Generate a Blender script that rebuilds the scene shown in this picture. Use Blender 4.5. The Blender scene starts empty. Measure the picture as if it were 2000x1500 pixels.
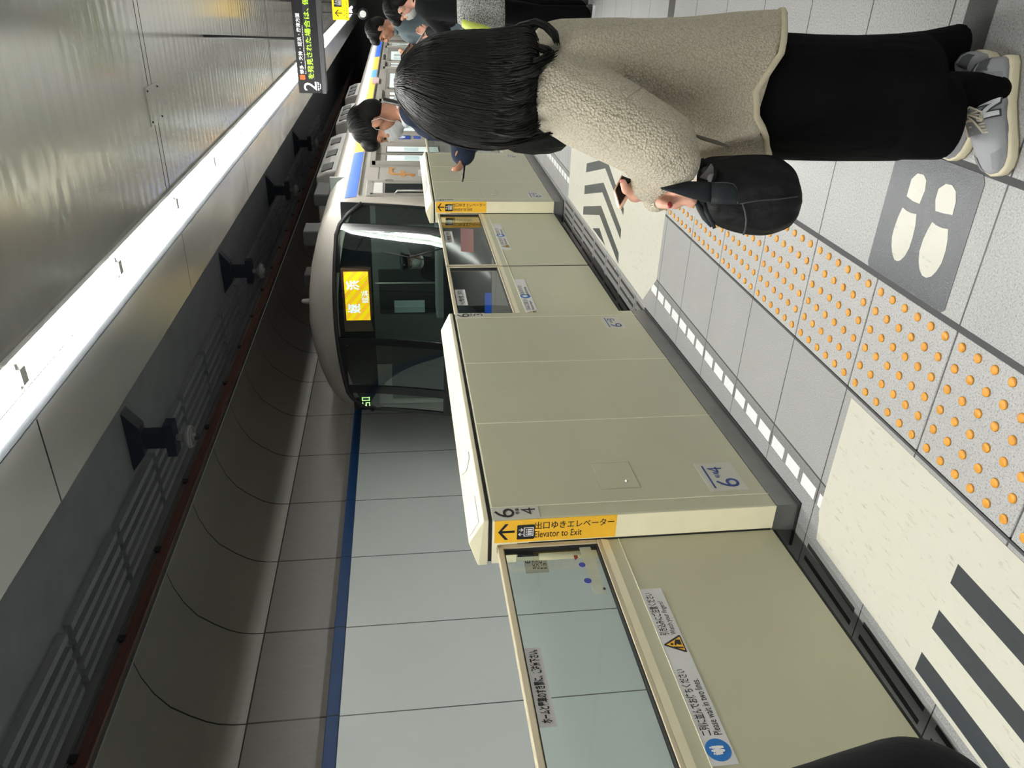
import bpy, bmesh, math, random
import numpy as np
from mathutils import Vector, Matrix
random.seed(7)
SC = bpy.context.scene
COL = SC.collection
V = Vector

# ---------------------------------------------------------------- camera, world, exposure
F_PX = 1500.61
PITCH, YAW, ROLL = -0.1336, 0.5041, -0.0307
CAM = V((0, 0, 1.488))
FWD = V((-math.sin(YAW) * math.cos(PITCH), math.cos(YAW) * math.cos(PITCH), math.sin(PITCH)))
_r = V((math.cos(YAW), math.sin(YAW), 0)); _u = _r.cross(FWD)
RIGHT = _r * math.cos(ROLL) + _u * math.sin(ROLL)
UP = -_r * math.sin(ROLL) + _u * math.cos(ROLL)
cam_data = bpy.data.cameras.new('camera')
cam_data.sensor_fit = 'HORIZONTAL'; cam_data.sensor_width = 36.0
cam_data.lens = 36.0 * F_PX / 2000.0
cam_data.clip_start = 0.02; cam_data.clip_end = 200
cam = bpy.data.objects.new('camera', cam_data); COL.objects.link(cam)
cx, cy, cz = -UP, RIGHT, -FWD            # the phone was held sideways: the photo's right is the world's down
cam.matrix_world = Matrix(((cx.x, cy.x, cz.x, CAM.x), (cx.y, cy.y, cz.y, CAM.y), (cx.z, cy.z, cz.z, CAM.z), (0, 0, 0, 1)))
SC.camera = cam
world = bpy.data.worlds.new('world'); SC.world = world; world.use_nodes = True
world.node_tree.nodes['Background'].inputs[0].default_value = (0.95, 1.0, 0.93, 1)
world.node_tree.nodes['Background'].inputs[1].default_value = 0.05
SC.view_settings.view_transform = 'Standard'
SC.view_settings.look = 'None'
SC.view_settings.gamma = 1.0
SC.view_settings.use_curve_mapping = False
SC.view_settings.exposure = 0.0
TUBE_POWER = 42.0

def ray(px, py):
    return FWD * F_PX + RIGHT * (750 - py) + UP * (1000 - px)
def at(px, py, X=None, Y=None, Z=None, D=None):
    d = ray(px, py)
    if X is not None: t = (X - CAM.x) / d.x
    elif Y is not None: t = (Y - CAM.y) / d.y
    elif Z is not None: t = (Z - CAM.z) / d.z
    else: t = D / F_PX
    return CAM + d * t
def on_plane(px, py, p0, n):
    d = ray(px, py); return CAM + d * ((p0 - CAM).dot(n) / d.dot(n))

# ---------------------------------------------------------------- materials
def srgb(r, g, b):
    f = lambda c: (c / 255 / 12.92) if c / 255 <= 0.04045 else ((c / 255 + 0.055) / 1.055) ** 2.4
    return (f(r), f(g), f(b), 1)
class N:
    def __init__(s, name):
        s.m = bpy.data.materials.new(name); s.m.use_nodes = True
        s.t = s.m.node_tree; s.b = s.t.nodes['Principled BSDF']; s.out = s.t.nodes['Material Output']
        s.co = None
    def n(s, kind, **kw):
        nd = s.t.nodes.new(kind)
        for k, v in kw.items():
            if k.startswith('i_'):
                key = k[2:]; key = int(key) if key.isdigit() else key.replace('_', ' ')
                s.put(nd.inputs[key], v)
            else: setattr(nd, k, v)
        return nd
    def put(s, sock, v):
        if isinstance(v, bpy.types.NodeSocket): s.t.links.new(v, sock)
        else: sock.default_value = v
    def math(s, op, a, b=0.0, c=None):
        nd = s.n('ShaderNodeMath', operation=op); s.put(nd.inputs[0], a); s.put(nd.inputs[1], b)
        if c is not None: s.put(nd.inputs[2], c)
        return nd.outputs[0]
    def obj(s):
        if s.co is None: s.co = s.n('ShaderNodeTexCoord').outputs['Object']
        return s.co
    def xyz(s):
        sp = s.n('ShaderNodeSeparateXYZ'); s.put(sp.inputs[0], s.obj()); return sp.outputs
    def scaled(s, sc):
        mp = s.n('ShaderNodeMapping'); s.put(mp.inputs['Vector'], s.obj()); mp.inputs['Scale'].default_value = sc
        return mp.outputs[0]
    def noise(s, scale, detail=3, rough=.5, vec=None):
        nd = s.n('ShaderNodeTexNoise'); s.put(nd.inputs['Vector'], vec or s.obj())
        nd.inputs['Scale'].default_value = scale; nd.inputs['Detail'].default_value = detail; nd.inputs['Roughness'].default_value = rough
        return nd.outputs[0]
    def mix(s, f, a, b, mode='MIX'):
        nd = s.n('ShaderNodeMix', data_type='RGBA', blend_type=mode)
        s.put(nd.inputs[0], f); s.put(nd.inputs[6], a); s.put(nd.inputs[7], b); return nd.outputs[2]
    def ramp(s, f, stops):
        nd = s.n('ShaderNodeValToRGB'); s.put(nd.inputs[0], f)
        e = nd.color_ramp.elements
        while len(e) < len(stops): e.new(0.5)
        for el, (p, c) in zip(e, stops): el.position = p; el.color = c
        return nd.outputs[0]
    def bump(s, h, strength=.3, dist=.002):
        nd = s.n('ShaderNodeBump'); nd.inputs['Strength'].default_value = strength; nd.inputs['Distance'].default_value = dist
        s.put(nd.inputs['Height'], h); s.put(s.b.inputs['Normal'], nd.outputs[0])
    def set(s, color=None, rough=None, metal=None, spec=None, coat=None):
        if color is not None: s.put(s.b.inputs['Base Color'], color)
        if rough is not None: s.put(s.b.inputs['Roughness'], rough)
        if metal is not None: s.b.inputs['Metallic'].default_value = metal
        if spec is not None: s.b.inputs['Specular IOR Level'].default_value = spec
        if coat is not None: s.b.inputs['Coat Weight'].default_value = coat; s.b.inputs['Coat Roughness'].default_value = .1
        return s.m
def g(v, k=1.0): return (v, v, v * k, 1)
def plain(name, col, rough=.5, metal=0., var=.06, scale=30., bump=0., bscale=200., spec=None):
    q = N(name); f = q.noise(scale, 4)
    c2 = tuple(max(0, c * (1 - var * 3)) for c in col[:3]) + (1,); c1 = tuple(min(1, c * (1 + var * 2)) for c in col[:3]) + (1,)
    q.set(q.mix(f, c2, c1), rough, metal, spec)
    if bump: q.bump(q.noise(bscale, 2), bump, .003)
    return q.m
def emit(name, col, s):
    q = N(name); q.set(col, .6); q.b.inputs['Emission Color'].default_value = col; q.b.inputs['Emission Strength'].default_value = s; return q.m
def glass(name, tint, gloss=1.0):
    q = N(name); q.t.nodes.remove(q.b)
    tr = q.n('ShaderNodeBsdfTransparent'); tr.inputs[0].default_value = tint
    gl = q.n('ShaderNodeBsdfGlossy'); gl.inputs['Roughness'].default_value = .015; gl.inputs[0].default_value = (.95, 1, .97, 1)
    fr = q.n('ShaderNodeFresnel'); fr.inputs[0].default_value = 1.5
    mx = q.n('ShaderNodeMixShader'); geo = q.n('ShaderNodeNewGeometry'); q.put(mx.inputs[0], q.math('MULTIPLY', q.math('MULTIPLY', fr.outputs[0], gloss), q.math('SUBTRACT', 1.0, geo.outputs['Backfacing']))); q.put(mx.inputs[1], tr.outputs[0]); q.put(mx.inputs[2], gl.outputs[0])
    q.put(q.out.inputs[0], mx.outputs[0]); return q.m

def tiles(name, base, dark, speck, px=None, x0=0, py=None, y0=0, w=.005, rough=.35, gcol=(.035, .036, .04, 1), sscale=190):
    q = N(name); n1 = q.noise(sscale, 2, .6); n2 = q.noise(2.2, 4)
    c = q.ramp(n1, [(.35, dark), (.45, base), (.58, base), (.68, speck)])
    c = q.mix(q.math('MULTIPLY', n2, .35), c, dark)
    x, y, z = q.xyz(); g = None
    if px: g = q.math('LESS_THAN', q.math('PINGPONG', q.math('SUBTRACT', x, x0), px / 2), w / 2)
    if py:
        h = q.math('LESS_THAN', q.math('PINGPONG', q.math('SUBTRACT', y, y0), py / 2), w / 2)
        g = h if g is None else q.math('MAXIMUM', g, h)
    if g is not None: c = q.mix(g, c, gcol)
    q.set(c, q.math('ADD', q.math('MULTIPLY', q.noise(9, 3), .25), rough - .12))
    q.bump(n1, .12, .001); return q.m

M = {}
J0 = 4.128
M['tile'] = tiles('pale_tile', g(.375), g(.21), g(.54), .4, -.423, .4, J0, .006, rough=.42)
M['tile_in'] = tiles('pale_tile_inner', g(.37), g(.21), g(.54), None, 0, .4, J0, .006, rough=.42)
M['tile_fine'] = tiles('fine_grey_tile', g(.335), g(.19), g(.46), None, 0, .4, J0, .006, sscale=260, rough=.40)
M['kerb_dark'] = tiles('dark_kerb', g(.20), g(.11), g(.42), None, 0, .4, J0, .006, sscale=210, rough=.36)
M['kerb'] = tiles('kerb_granite', g(.30), g(.16), g(.50), None, 0, .4, J0, .005, sscale=210, rough=.34)
M['joint'] = plain('joint', (.05, .05, .055, 1), .7)
M['dark_strip'] = tiles('dark_stone_strip', g(.055), g(.035), g(.10), None, 0, None, 0, sscale=250)
M['tactile'] = tiles('tactile_body', g(.41), g(.22), g(.52), sscale=190, rough=.45)
M['stud'] = plain('orange_stud', srgb(214, 148, 48), .42, var=.12, scale=60)
M['plate'] = tiles('slotted_plate', (.26, .26, .25, 1), g(.18), g(.34), None, 0, .4, J0, .005, sscale=300, rough=.22)
M['slot'] = plain('slot_black', (.006, .006, .006, 1), .8)
# vinyl mats: off-white with scuffs
def vinyl(name, base):
    q = N(name); sc = q.noise(60, 6, .7, q.scaled((1, .25, 1))); st = q.noise(14, 3)
    c = q.mix(q.ramp(sc, [(.0, g(0)), (.58, g(0)), (.70, g(.6))]), base, tuple(b * .35 for b in base[:3]) + (1,))
    c = q.mix(q.math('MULTIPLY', st, .25), c, tuple(b * .75 for b in base[:3]) + (1,))
    q.set(c, .33); q.bump(q.noise(90, 3), .05, .001); return q.m
M['vinyl_white'] = vinyl('white_vinyl', (.58, .565, .49, 1))
M['vinyl_dark'] = vinyl('dark_vinyl', (.042, .048, .055, 1))
q = N('foot_vinyl'); q.set(q.mix(q.noise(40, 4), (.038, .044, .055, 1), (.06, .066, .078, 1)), .30); q.bump(q.noise(230, 2), .5, .002); M['foot_dark'] = q.m
M['white_mark'] = plain('white_mark', (.78, .80, .80, 1), .4)
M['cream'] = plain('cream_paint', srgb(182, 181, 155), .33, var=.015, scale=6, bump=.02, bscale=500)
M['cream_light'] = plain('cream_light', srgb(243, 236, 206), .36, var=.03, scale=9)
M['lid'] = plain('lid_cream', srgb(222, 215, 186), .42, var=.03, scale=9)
M['cream_rail'] = plain('cream_rail', srgb(186, 176, 150), .4, var=.03, scale=9)
M['skirt'] = plain('skirt_steel', (.20, .20, .195, 1), .34, .5, var=.08, scale=10)
M['gap'] = plain('gap_black', (.008, .008, .008, 1), .7)
M['seam'] = plain('seam_bright', srgb(228, 224, 200), .4)
M['rubber'] = plain('rubber', (.012, .012, .013, 1), .5)
M['steel'] = plain('steel', (.55, .55, .53, 1), .28, 1, var=.05)
M['yellow'] = plain('sign_yellow', srgb(240, 186, 52), .4, var=.02)
M['black'] = plain('sign_black', (.012, .012, .014, 1), .45)
M['white'] = plain('sign_white', (.80, .80, .80, 1), .45, var=.01)
M['grey_plate'] = plain('grey_plate', srgb(190, 190, 178), .4, var=.01)
M['blue_txt'] = plain('blue_letter', srgb(38, 62, 130), .5)
M['blue_icon'] = plain('blue_icon', srgb(26, 110, 186), .45)
M['blue_dot'] = plain('blue_dot', srgb(38, 62, 150), .5)
M['sticker'] = plain('sticker', srgb(206, 206, 206), .38, var=.01)
M['red_dot'] = plain('red_dot', srgb(130, 50, 42), .5)
M['glass'] = glass('door_glass', (.93, .97, .95, 1), 1.3)
M['cab_glass'] = glass('cab_glass', (.80, .86, .84, 1), 1.5)
# tunnel wall
def wallmat(name, c1, c2, rough, jy=None, w=.014, jcol=(.02, .02, .02, 1), streak=0, jx=5.84):
    q = N(name); n2 = q.noise(1.4, 5); c = q.mix(n2, c1, c2)
    if streak: c = q.mix(q.math('MULTIPLY', q.noise(30, 5, .65, q.scaled((1, 1, .15))), streak), c, tuple(v * .45 for v in c1[:3]) + (1,))
    x, y, z = q.xyz()
    if jy: c = q.mix(q.math('LESS_THAN', q.math('PINGPONG', q.math('SUBTRACT', y, jx), jy / 2), w / 2), c, jcol)
    q.set(c, rough); q.bump(q.noise(160, 2), .08, .002); return q.m
M['wall_low'] = wallmat('wall_grey_panel', (.70, .75, .735, 1), (.76, .81, .79, 1), .33, 1.06, .012, (.10, .105, .105, 1))
M['wall_high'] = wallmat('wall_brown_panel', (.17, .155, .135, 1), (.20, .185, .16, 1), .36, 1.06, .018, (.008, .008, .008, 1), .5)
M['wall_curve'] = wallmat('vault_panel', (.33, .315, .275, 1), (.38, .365, .32, 1), .36, 1.06, .015, (.008, .008, .008, 1), .3)
M['wall_blue'] = wallmat('blue_band', (.008, .05, .165, 1), (.010, .06, .185, 1), .5, 1.06, .012, (.004, .006, .02, 1))
M['dirt'] = wallmat('dusty_edge', (.22, .20, .175, 1), (.12, .11, .10, 1), .6, 1.06, .018, (.01, .01, .01, 1), .6)
M['vault'] = plain('track_ceiling', (.26, .28, .305, 1), .55, var=.1, scale=3)
M['vault_rib'] = plain('vault_rib', (.30, .32, .345, 1), .5)
M['navy_steel'] = plain('navy_steel', (.03, .038, .065, 1), .5)
M['ballast'] = plain('track_bed', (.07, .068, .064, 1), .9, var=.2, scale=20, bump=.4, bscale=40)
M['conc'] = plain('concrete', (.25, .25, .24, 1), .8, var=.1, scale=5)
# ceiling: long ribbed aluminium boards, ribs across the platform
q = N('ribbed_ceiling'); x, y, z = q.xyz()
yy = q.math('ADD', y, q.math('MULTIPLY', q.noise(.7, 2), .10))
rib = q.math('SINE', q.math('MULTIPLY', yy, 2 * math.pi / .125))
rib2 = q.noise(9, 3, .5, q.scaled((.22, 1.6, 1)))
q.set(q.mix(q.noise(1.6, 3), (.60, .60, .56, 1), (.68, .68, .64, 1)), q.math('ADD', .12, q.math('MULTIPLY', q.noise(3, 2), .10)), .5)
q.bump(q.math('ADD', q.math('MULTIPLY', rib, .13), q.math('MULTIPLY', rib2, .9)), .42, .006)
M['ceiling'] = q.m
q = N('edge_soffit'); x, y, z = q.xyz()
q.set(q.mix(q.noise(1.5, 3), (.56, .56, .53, 1), (.64, .64, .61, 1)), .13, .5)
c = q.math('LESS_THAN', q.math('PINGPONG', q.math('SUBTRACT', y, 5.55), 2.54 / 2), .006)
q.put(q.b.inputs['Base Color'], q.mix(c, (.60, .60, .57, 1), (.03, .03, .03, 1)))
q.bump(q.math('ADD', q.noise(1.1, 2, .5, q.scaled((1.5, .6, 1))), q.math('MULTIPLY', q.noise(300, 2), .02)), .5, .06)
M['soffit'] = q.m
M['trough'] = plain('lamp_trough', (.8, .8, .78, 1), .4, var=.01)
M['tube'] = emit('tube_light', (1.0, 1.0, .955, 1), TUBE_POWER)
M['tube_far'] = emit('tube_light_far', (1.0, 1.0, .955, 1), TUBE_POWER * .36)
M['bracket'] = plain('lamp_bracket', (.62, .62, .60, 1), .5)
# train
q = N('train_steel'); b1 = q.noise(60, 3, .5, q.scaled((1, .03, 1))); b2 = q.noise(3, 2)
q.set(q.mix(b2, (.36, .34, .305, 1), (.44, .415, .375, 1)), q.math('ADD', .36, q.math('MULTIPLY', b1, .10)), .5)
q.bump(q.noise(3.2, 2, .5, q.scaled((1, 2.2, 1))), .05, .02); M['train'] = q.m
M['train_front'] = plain('train_front_steel', (.40, .37, .33, 1), .45, .4, var=.05, scale=4)
M['train_grey'] = plain('train_grey', (.36, .345, .32, 1), .42, .5)
M['mask_black'] = plain('front_black', (.010, .012, .013, 1), .12)
M['roof_unit'] = plain('roof_unit', (.17, .165, .15, 1), .6)
M['roof_box'] = plain('roof_box', (.028, .028, .027, 1), .75, spec=.2)
M['blue_band'] = plain('blue_stripe', srgb(35, 92, 205), .5, spec=.15)
M['orange_band'] = plain('orange_stripe', srgb(240, 178, 60), .5, spec=.15)
M['cyan_band'] = plain('cyan_stripe', srgb(80, 150, 195), .5, spec=.15)
M['logo'] = plain('logo_orange', srgb(172, 124, 68), .45)
M['cabin'] = plain('cab_lining', (.20, .23, .215, 1), .6)
M['cabin_dark'] = plain('cab_dark', (.045, .05, .05, 1), .6)
M['pane'] = emit('lit_pane', (.62, .70, .68, 1), .35)
M['pane_dark'] = plain('dark_pane', (.03, .035, .036, 1), .08)
q = N('display'); x, y, z = q.xyz()
d = q.math('GREATER_THAN', q.math('SINE', q.math('MULTIPLY', q.math('ADD', x, q.math('MULTIPLY', z, 1.2)), 46)), 0)
c = q.mix(d, (1.0, .50, .02, 1), (1.0, .72, .0, 1)); q.set(g(.02), .5); q.put(q.b.inputs['Emission Color'], c); q.b.inputs['Emission Strength'].default_value = 1.5
M['display'] = q.m
M['disp_white'] = emit('display_white', (.85, .88, 1, 1), 1.3)
M['disp_frame'] = plain('display_box', (.10, .055, .035, 1), .4)
M['led_green'] = emit('led_green', (.66, .95, .42, 1), 1.1)
M['led_sign'] = emit('led_yellow_green', (.48, .90, .04, 1), 1.0)
M['led_white'] = emit('lit_white', (.9, .9, .9, 1), .9)
M['led_red'] = emit('lit_red', (.95, .10, .02, 1), 1.1)
M['sign_lit'] = emit('lit_yellow', (1.0, .62, .0, 1), .95)
M['led_panel'] = plain('led_panel', (.05, .055, .055, 1), .4)
# people
def cloth(name, col, bump=.25, bscale=350, rough=.85, var=.1): return plain(name, col, rough, 0, var, 12, bump, bscale, .25)
q = N('fleece'); vo = q.n('ShaderNodeTexVoronoi'); q.put(vo.inputs['Vector'], q.obj()); vo.inputs['Scale'].default_value = 190
h = q.math('ADD', vo.outputs[0], q.math('MULTIPLY', q.noise(120, 4, .7), 1.1))
q.set(q.mix(vo.outputs[0], (.74, .68, .54, 1), (.50, .44, .32, 1)), .95, spec=.1); q.b.inputs['Sheen Weight'].default_value = .3
q.bump(h, .85, .008); M['fleece'] = q.m
M['piping'] = plain('cream_piping', srgb(205, 195, 168), .8)
q = N('black_hair'); st = q.noise(70, 3, .6, q.scaled((3, 3, .25)))
q.set(q.mix(st, (.004, .004, .0045, 1), (.013, .012, .0115, 1)),   .42, spec=.2); q.bump(q.noise(150, 3, .6, q.scaled((3, 3, .12))), .3, .003); M['hair'] = q.m
q = N('short_hair'); q.set(q.mix(q.noise(90, 4), (.005, .005, .006, 1), (.012, .011, .011, 1)), .55, spec=.2); M['short_hair'] = q.m
M['hair_strand'] = plain('hair_strand', (.006, .0055, .0055, 1), .45, var=.3, spec=.25)
M['skin'] = plain('skin', srgb(222, 168, 146), .5, var=.05, scale=25, bump=.05, bscale=300)
M['skin_tan'] = plain('skin_tan', srgb(186, 134, 108), .5, var=.05, scale=25, bump=.05, bscale=300)
M['nail'] = plain('red_nail', srgb(150, 40, 48), .15)
q = N('black_trousers'); q.set(q.mix(q.noise(8, 3), (.0028, .0028, .003, 1), (.0045, .0045, .005, 1)), .9, spec=.08); q.bump(q.math('ADD', q.noise(5, 3, .5, q.scaled((1.6, 1.6, .35))), q.math('MULTIPLY', q.noise(600, 2), .02)), .6, .06); M['trousers'] = q.m
M['black_cloth'] = cloth('black_cloth', (.009, .0105, .012, 1), .2, 120)
q = N('bag_nylon'); q.set(q.mix(q.noise(8, 3), (.004, .0045, .005, 1), (.008, .009, .0095, 1)), .6, spec=.2); q.bump(q.math('ADD', q.noise(9, 3, .5, q.scaled((1, 1, .6))), q.math('MULTIPLY', q.noise(300, 2), .02)), .9, .05); M['bag'] = q.m
M['bag_strap'] = cloth('bag_strap', (.019, .024, .027, 1), .15, 600, .6)
M['navy'] = cloth('navy_cloth', (.012, .020, .042, 1), .2, 200)
M['slate'] = cloth('slate_cloth', (.10, .13, .145, 1), .2, 200)
M['shirt'] = cloth('white_shirt', (.72, .74, .76, 1), .1)
M['mask'] = plain('mask_white', (.66, .68, .68, 1), .75, var=.02)
M['mask_teal'] = plain('mask_blue', (.52, .66, .68, 1), .75, var=.02)
q = N('knit'); q.set(q.ramp(q.noise(190, 2, .7), [(.42, g(.03)), (.52, g(.42)), (.7, g(.6))]), .9); M['knit'] = q.m
M['lime'] = plain('lime_lining', srgb(186, 200, 84), .5)
M['suede'] = cloth('grey_suede', (.34, .345, .37, 1), .3, 300, .85, .05)
M['mesh_grey'] = cloth('grey_mesh', (.27, .275, .295, 1), .4, 700, .8)
M['sole'] = plain('cream_sole', srgb(222, 214, 186), .6)
M['tan'] = plain('tan_trim', srgb(140, 128, 104), .7)
M['navy_tab'] = plain('navy_tab', (.045, .05, .06, 1), .6)
M['lace'] = plain('cream_lace', srgb(220, 212, 192), .8)
M['phone'] = plain('phone_black', (.008, .010, .012, 1), .12)
M['phone_case'] = plain('phone_case', srgb(226, 190, 160), .35)
M['lining'] = plain('bag_lining', (.16, .155, .16, 1), .6)
M['insul'] = plain('insulator', (.42, .44, .43, 1), .3)
M['rail_alu'] = plain('rail_alu', (.16, .155, .15, 1), .45, .6)
M['rail_red'] = plain('rail_copper', (.10, .035, .026, 1), .6)

# ---------------------------------------------------------------- mesh helpers
class MB:
    """Collects shapes and links them as ONE mesh object."""
    def __init__(s): s.v = []; s.f = []; s.sm = []; s.mi = []
    def add(s, vs, fs, smooth=False, mi=0):
        o = len(s.v); s.v += [tuple(v) for v in vs]; s.f += [tuple(i + o for i in f) for f in fs]
        s.sm += [smooth] * len(fs); s.mi += [mi] * len(fs); return s
    def box(s, x0, x1, y0, y1, z0, z1, mi=0):
        vs = [(x, y, z) for x in (x0, x1) for y in (y0, y1) for z in (z0, z1)]
        return s.add(vs, [(0, 1, 3, 2), (4, 6, 7, 5), (0, 4, 5, 1), (2, 3, 7, 6), (0, 2, 6, 4), (1, 5, 7, 3)], False, mi)
    def obox(s, c, ax, ay, az, hx, hy, hz, mi=0):
        vs = [V(c) + ax * (i * hx) + ay * (j * hy) + az * (k * hz) for i in (-1, 1) for j in (-1, 1) for k in (-1, 1)]
        return s.add(vs, [(0, 1, 3, 2), (4, 6, 7, 5), (0, 4, 5, 1), (2, 3, 7, 6), (0, 2, 6, 4), (1, 5, 7, 3)], False, mi)
    def prism(s, pts, o, ax, ay, n, smooth=False, mi=0):
        """2-D outline in the axes ax, ay at o, extruded by the vector n."""
        k = len(pts); a = [V(o) + ax * p[0] + ay * p[1] for p in pts]; b = [p + n for p in a]
        return s.add(a + b, [tuple(range(k)), tuple(range(2 * k - 1, k - 1, -1))] + [(i, i + k, (i + 1) % k + k, (i + 1) % k) for i in range(k)], smooth, mi)
    def loft(s, rings, smooth=True, closed=True, cap=True, mi=0):
        k = len(rings[0]); vs = [p for r in rings for p in r]; fs = []
        for i in range(len(rings) - 1):
            for j in range(k if closed else k - 1):
                a, b = i * k + j, i * k + (j + 1) % k
                fs.append((a, b, b + k, a + k))
        if cap and closed: fs += [tuple(range(k - 1, -1, -1)), tuple(range((len(rings) - 1) * k, len(rings) * k))]
        return s.add(vs, fs, smooth, mi)
    def tube(s, pts, r, n=8, smooth=True, mi=0):
        pts = [V(p) for p in pts]; rs = r if isinstance(r, (list, tuple)) else [r] * len(pts); rings = []; u = None
        for i, p in enumerate(pts):
            d = (pts[min(i + 1, len(pts) - 1)] - pts[max(i - 1, 0)]).normalized()
            if u is None: u = d.orthogonal().normalized()
            u = (u - d * u.dot(d)); u = u.normalized() if u.length > 1e-6 else d.orthogonal().normalized()
            w = d.cross(u)
            rings.append([p + (u * math.cos(a) + w * math.sin(a)) * rs[i] for a in [2 * math.pi * j / n for j in range(n)]])
        return s.loft(rings, smooth, mi=mi)
    def ell(s, c, r, rot=None, n=16, m=10, smooth=True):
        rings = []; R = rot or Matrix.Identity(3)
        for i in range(m + 1):
            t = math.pi * (i / m) * .96 + math.pi * .02
            rings.append([V(c) + R @ V((r[0] * math.sin(t) * math.cos(a), r[1] * math.sin(t) * math.sin(a), -r[2] * math.cos(t))) for a in [2 * math.pi * j / n for j in range(n)]])
        return s.loft(rings, smooth)
    def cap(s, p, q, r1, r2, n=14):
        p, q = V(p), V(q); d = q - p; L = d.length; d = d / L if L > 1e-6 else V((0, 0, 1))
        pts = []; rs = []
        for i in range(5): a = math.pi / 2 * (1 - i / 4) * .97; pts.append(p - d * r1 * math.sin(a)); rs.append(r1 * math.cos(a))
        for i in range(5): a = math.pi / 2 * (i / 4) * .97; pts.append(q + d * r2 * math.sin(a)); rs.append(r2 * math.cos(a))
        return s.tube(pts, rs, n)
    def mesh(s, name, mats, off=None):
        me = bpy.data.meshes.new(name)
        vs = s.v if off is None else [(v[0] - off[0], v[1] - off[1], v[2] - off[2]) for v in s.v]
        me.from_pydata(vs, [], s.f)
        for m in (mats if isinstance(mats, (list, tuple)) else [mats]): me.materials.append(m)
        me.polygons.foreach_set('use_smooth', s.sm); me.polygons.foreach_set('material_index', s.mi)
        bm = bmesh.new(); bm.from_mesh(me); bmesh.ops.recalc_face_normals(bm, faces=bm.faces); bm.to_mesh(me); bm.free()
        me.update(); return me
    def build(s, name, mats, parent=None, off=None, bevel=0., seg=2):
        if parent is not None and off is None and 'off' in parent: off = tuple(parent['off'])
        o = bpy.data.objects.new(name, s.mesh(name, mats, off)); COL.objects.link(o)
        if parent is not None:
            o.parent = parent
            if 'off' in parent: o['off'] = list(parent['off'])
        if bevel:
            b = o.modifiers.new('bevel', 'BEVEL'); b.width = bevel; b.segments = seg; b.limit_method = 'ANGLE'; b.angle_limit = .6
        return o
    def blob(s, name, mat, parent=None, voxel=.007, smooth=5, off=None, sub=0):
        """All the collected volumes grown together into ONE continuous skin."""
        if parent is not None and off is None and 'off' in parent: off = tuple(parent['off'])
        tmp = bpy.data.objects.new('tmp', s.mesh('tmp', mat, off)); COL.objects.link(tmp)
        r = tmp.modifiers.new('r', 'REMESH'); r.mode = 'VOXEL'; r.voxel_size = voxel; r.use_smooth_shade = True
        if smooth: k = tmp.modifiers.new('s', 'SMOOTH'); k.iterations = smooth; k.factor = .5
        dg = bpy.context.evaluated_depsgraph_get()
        me = bpy.data.meshes.new_from_object(tmp.evaluated_get(dg)); me.name = name
        me.materials.clear(); me.materials.append(mat)
        me.polygons.foreach_set('use_smooth', [True] * len(me.polygons))
        old = tmp.data; bpy.data.objects.remove(tmp); bpy.data.meshes.remove(old)
        o = bpy.data.objects.new(name, me); COL.objects.link(o)
        if parent is not None:
            o.parent = parent
            if 'off' in parent: o['off'] = list(parent['off'])
        return o
def tag(o, label, cat, group=None):
    o['label'] = label; o['category'] = cat
    if group: o['group'] = group
    return o
def thing(name, label, cat, loc=(0, 0, 0), rz=0, group=None, world=True):
    """An Empty at the thing's base; with world=True its parts are written in world coordinates."""
    o = bpy.data.objects.new(name, None); COL.objects.link(o); o.location = loc; o.rotation_euler = (0, 0, rz); o.empty_display_size = .1
    if world: o['off'] = list(loc)
    return tag(o, label, cat, group)
def struct(o): o['kind'] = 'structure'; return o
def grow(root):
    for c in root.children:
        yield c; yield from grow(c)
def dup(root, loc=None, label=None):
    r = root.copy(); COL.objects.link(r)
    if loc is not None: r.location = loc
    if label: r['label'] = label
    def rec(a, b):
        for ch in list(a.children):
            c = ch.copy(); COL.objects.link(c); c.parent = b; rec(ch, c)
    rec(root, r); return r
_tc = {}
def text_geo(body, bold=0.0):
    key = (body, bold)
    if key not in _tc:
        cu = bpy.data.curves.new('t', 'FONT'); cu.body = body; cu.size = 1; cu.offset = bold; cu.resolution_u = 3
        ob = bpy.data.objects.new('t', cu); COL.objects.link(ob)
        me = bpy.data.meshes.new_from_object(ob.evaluated_get(bpy.context.evaluated_depsgraph_get()))
        vs = [tuple(v.co) for v in me.vertices]; fs = [tuple(p.vertices) for p in me.polygons]
        bpy.data.objects.remove(ob); bpy.data.curves.remove(cu); bpy.data.meshes.remove(me)
        _tc[key] = (vs, fs)
    return _tc[key]
def write(mb, body, o, ax, ay, w, h, bold=0., lift=.0006, mi=0):
    """Lettering fitted into the w x h rectangle whose lower left corner is o."""
    vs, fs = text_geo(body, bold)
    if not vs: return mb
    xs = [v[0] for v in vs]; ys = [v[1] for v in vs]; x0, x1, y0, y1 = min(xs), max(xs), min(ys), max(ys)
    n = ax.cross(ay).normalized(); sx = w / max(x1 - x0, 1e-6); sy = h / max(y1 - y0, 1e-6)
    return mb.add([V(o) + ax * ((v[0] - x0) * sx) + ay * ((v[1] - y0) * sy) + n * lift for v in vs], fs, False, mi)
EX, EY, EZ = V((1, 0, 0)), V((0, 1, 0)), V((0, 0, 1))
def ordinal(i):
    w = 'first second third fourth fifth sixth seventh eighth ninth tenth eleventh twelfth thirteenth fourteenth fifteenth sixteenth seventeenth eighteenth nineteenth'.split()
    t = ('twenty', 'thirty', 'forty'); te = ('twentieth', 'thirtieth', 'fortieth'); n = i + 1
    return w[i] if n < 20 else te[n // 10 - 2] if n % 10 == 0 else t[n // 10 - 2] + '-' + w[n % 10 - 1]
# ================================================================ SETTING
Y0, Y1 = -11.0, 36.0
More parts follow.
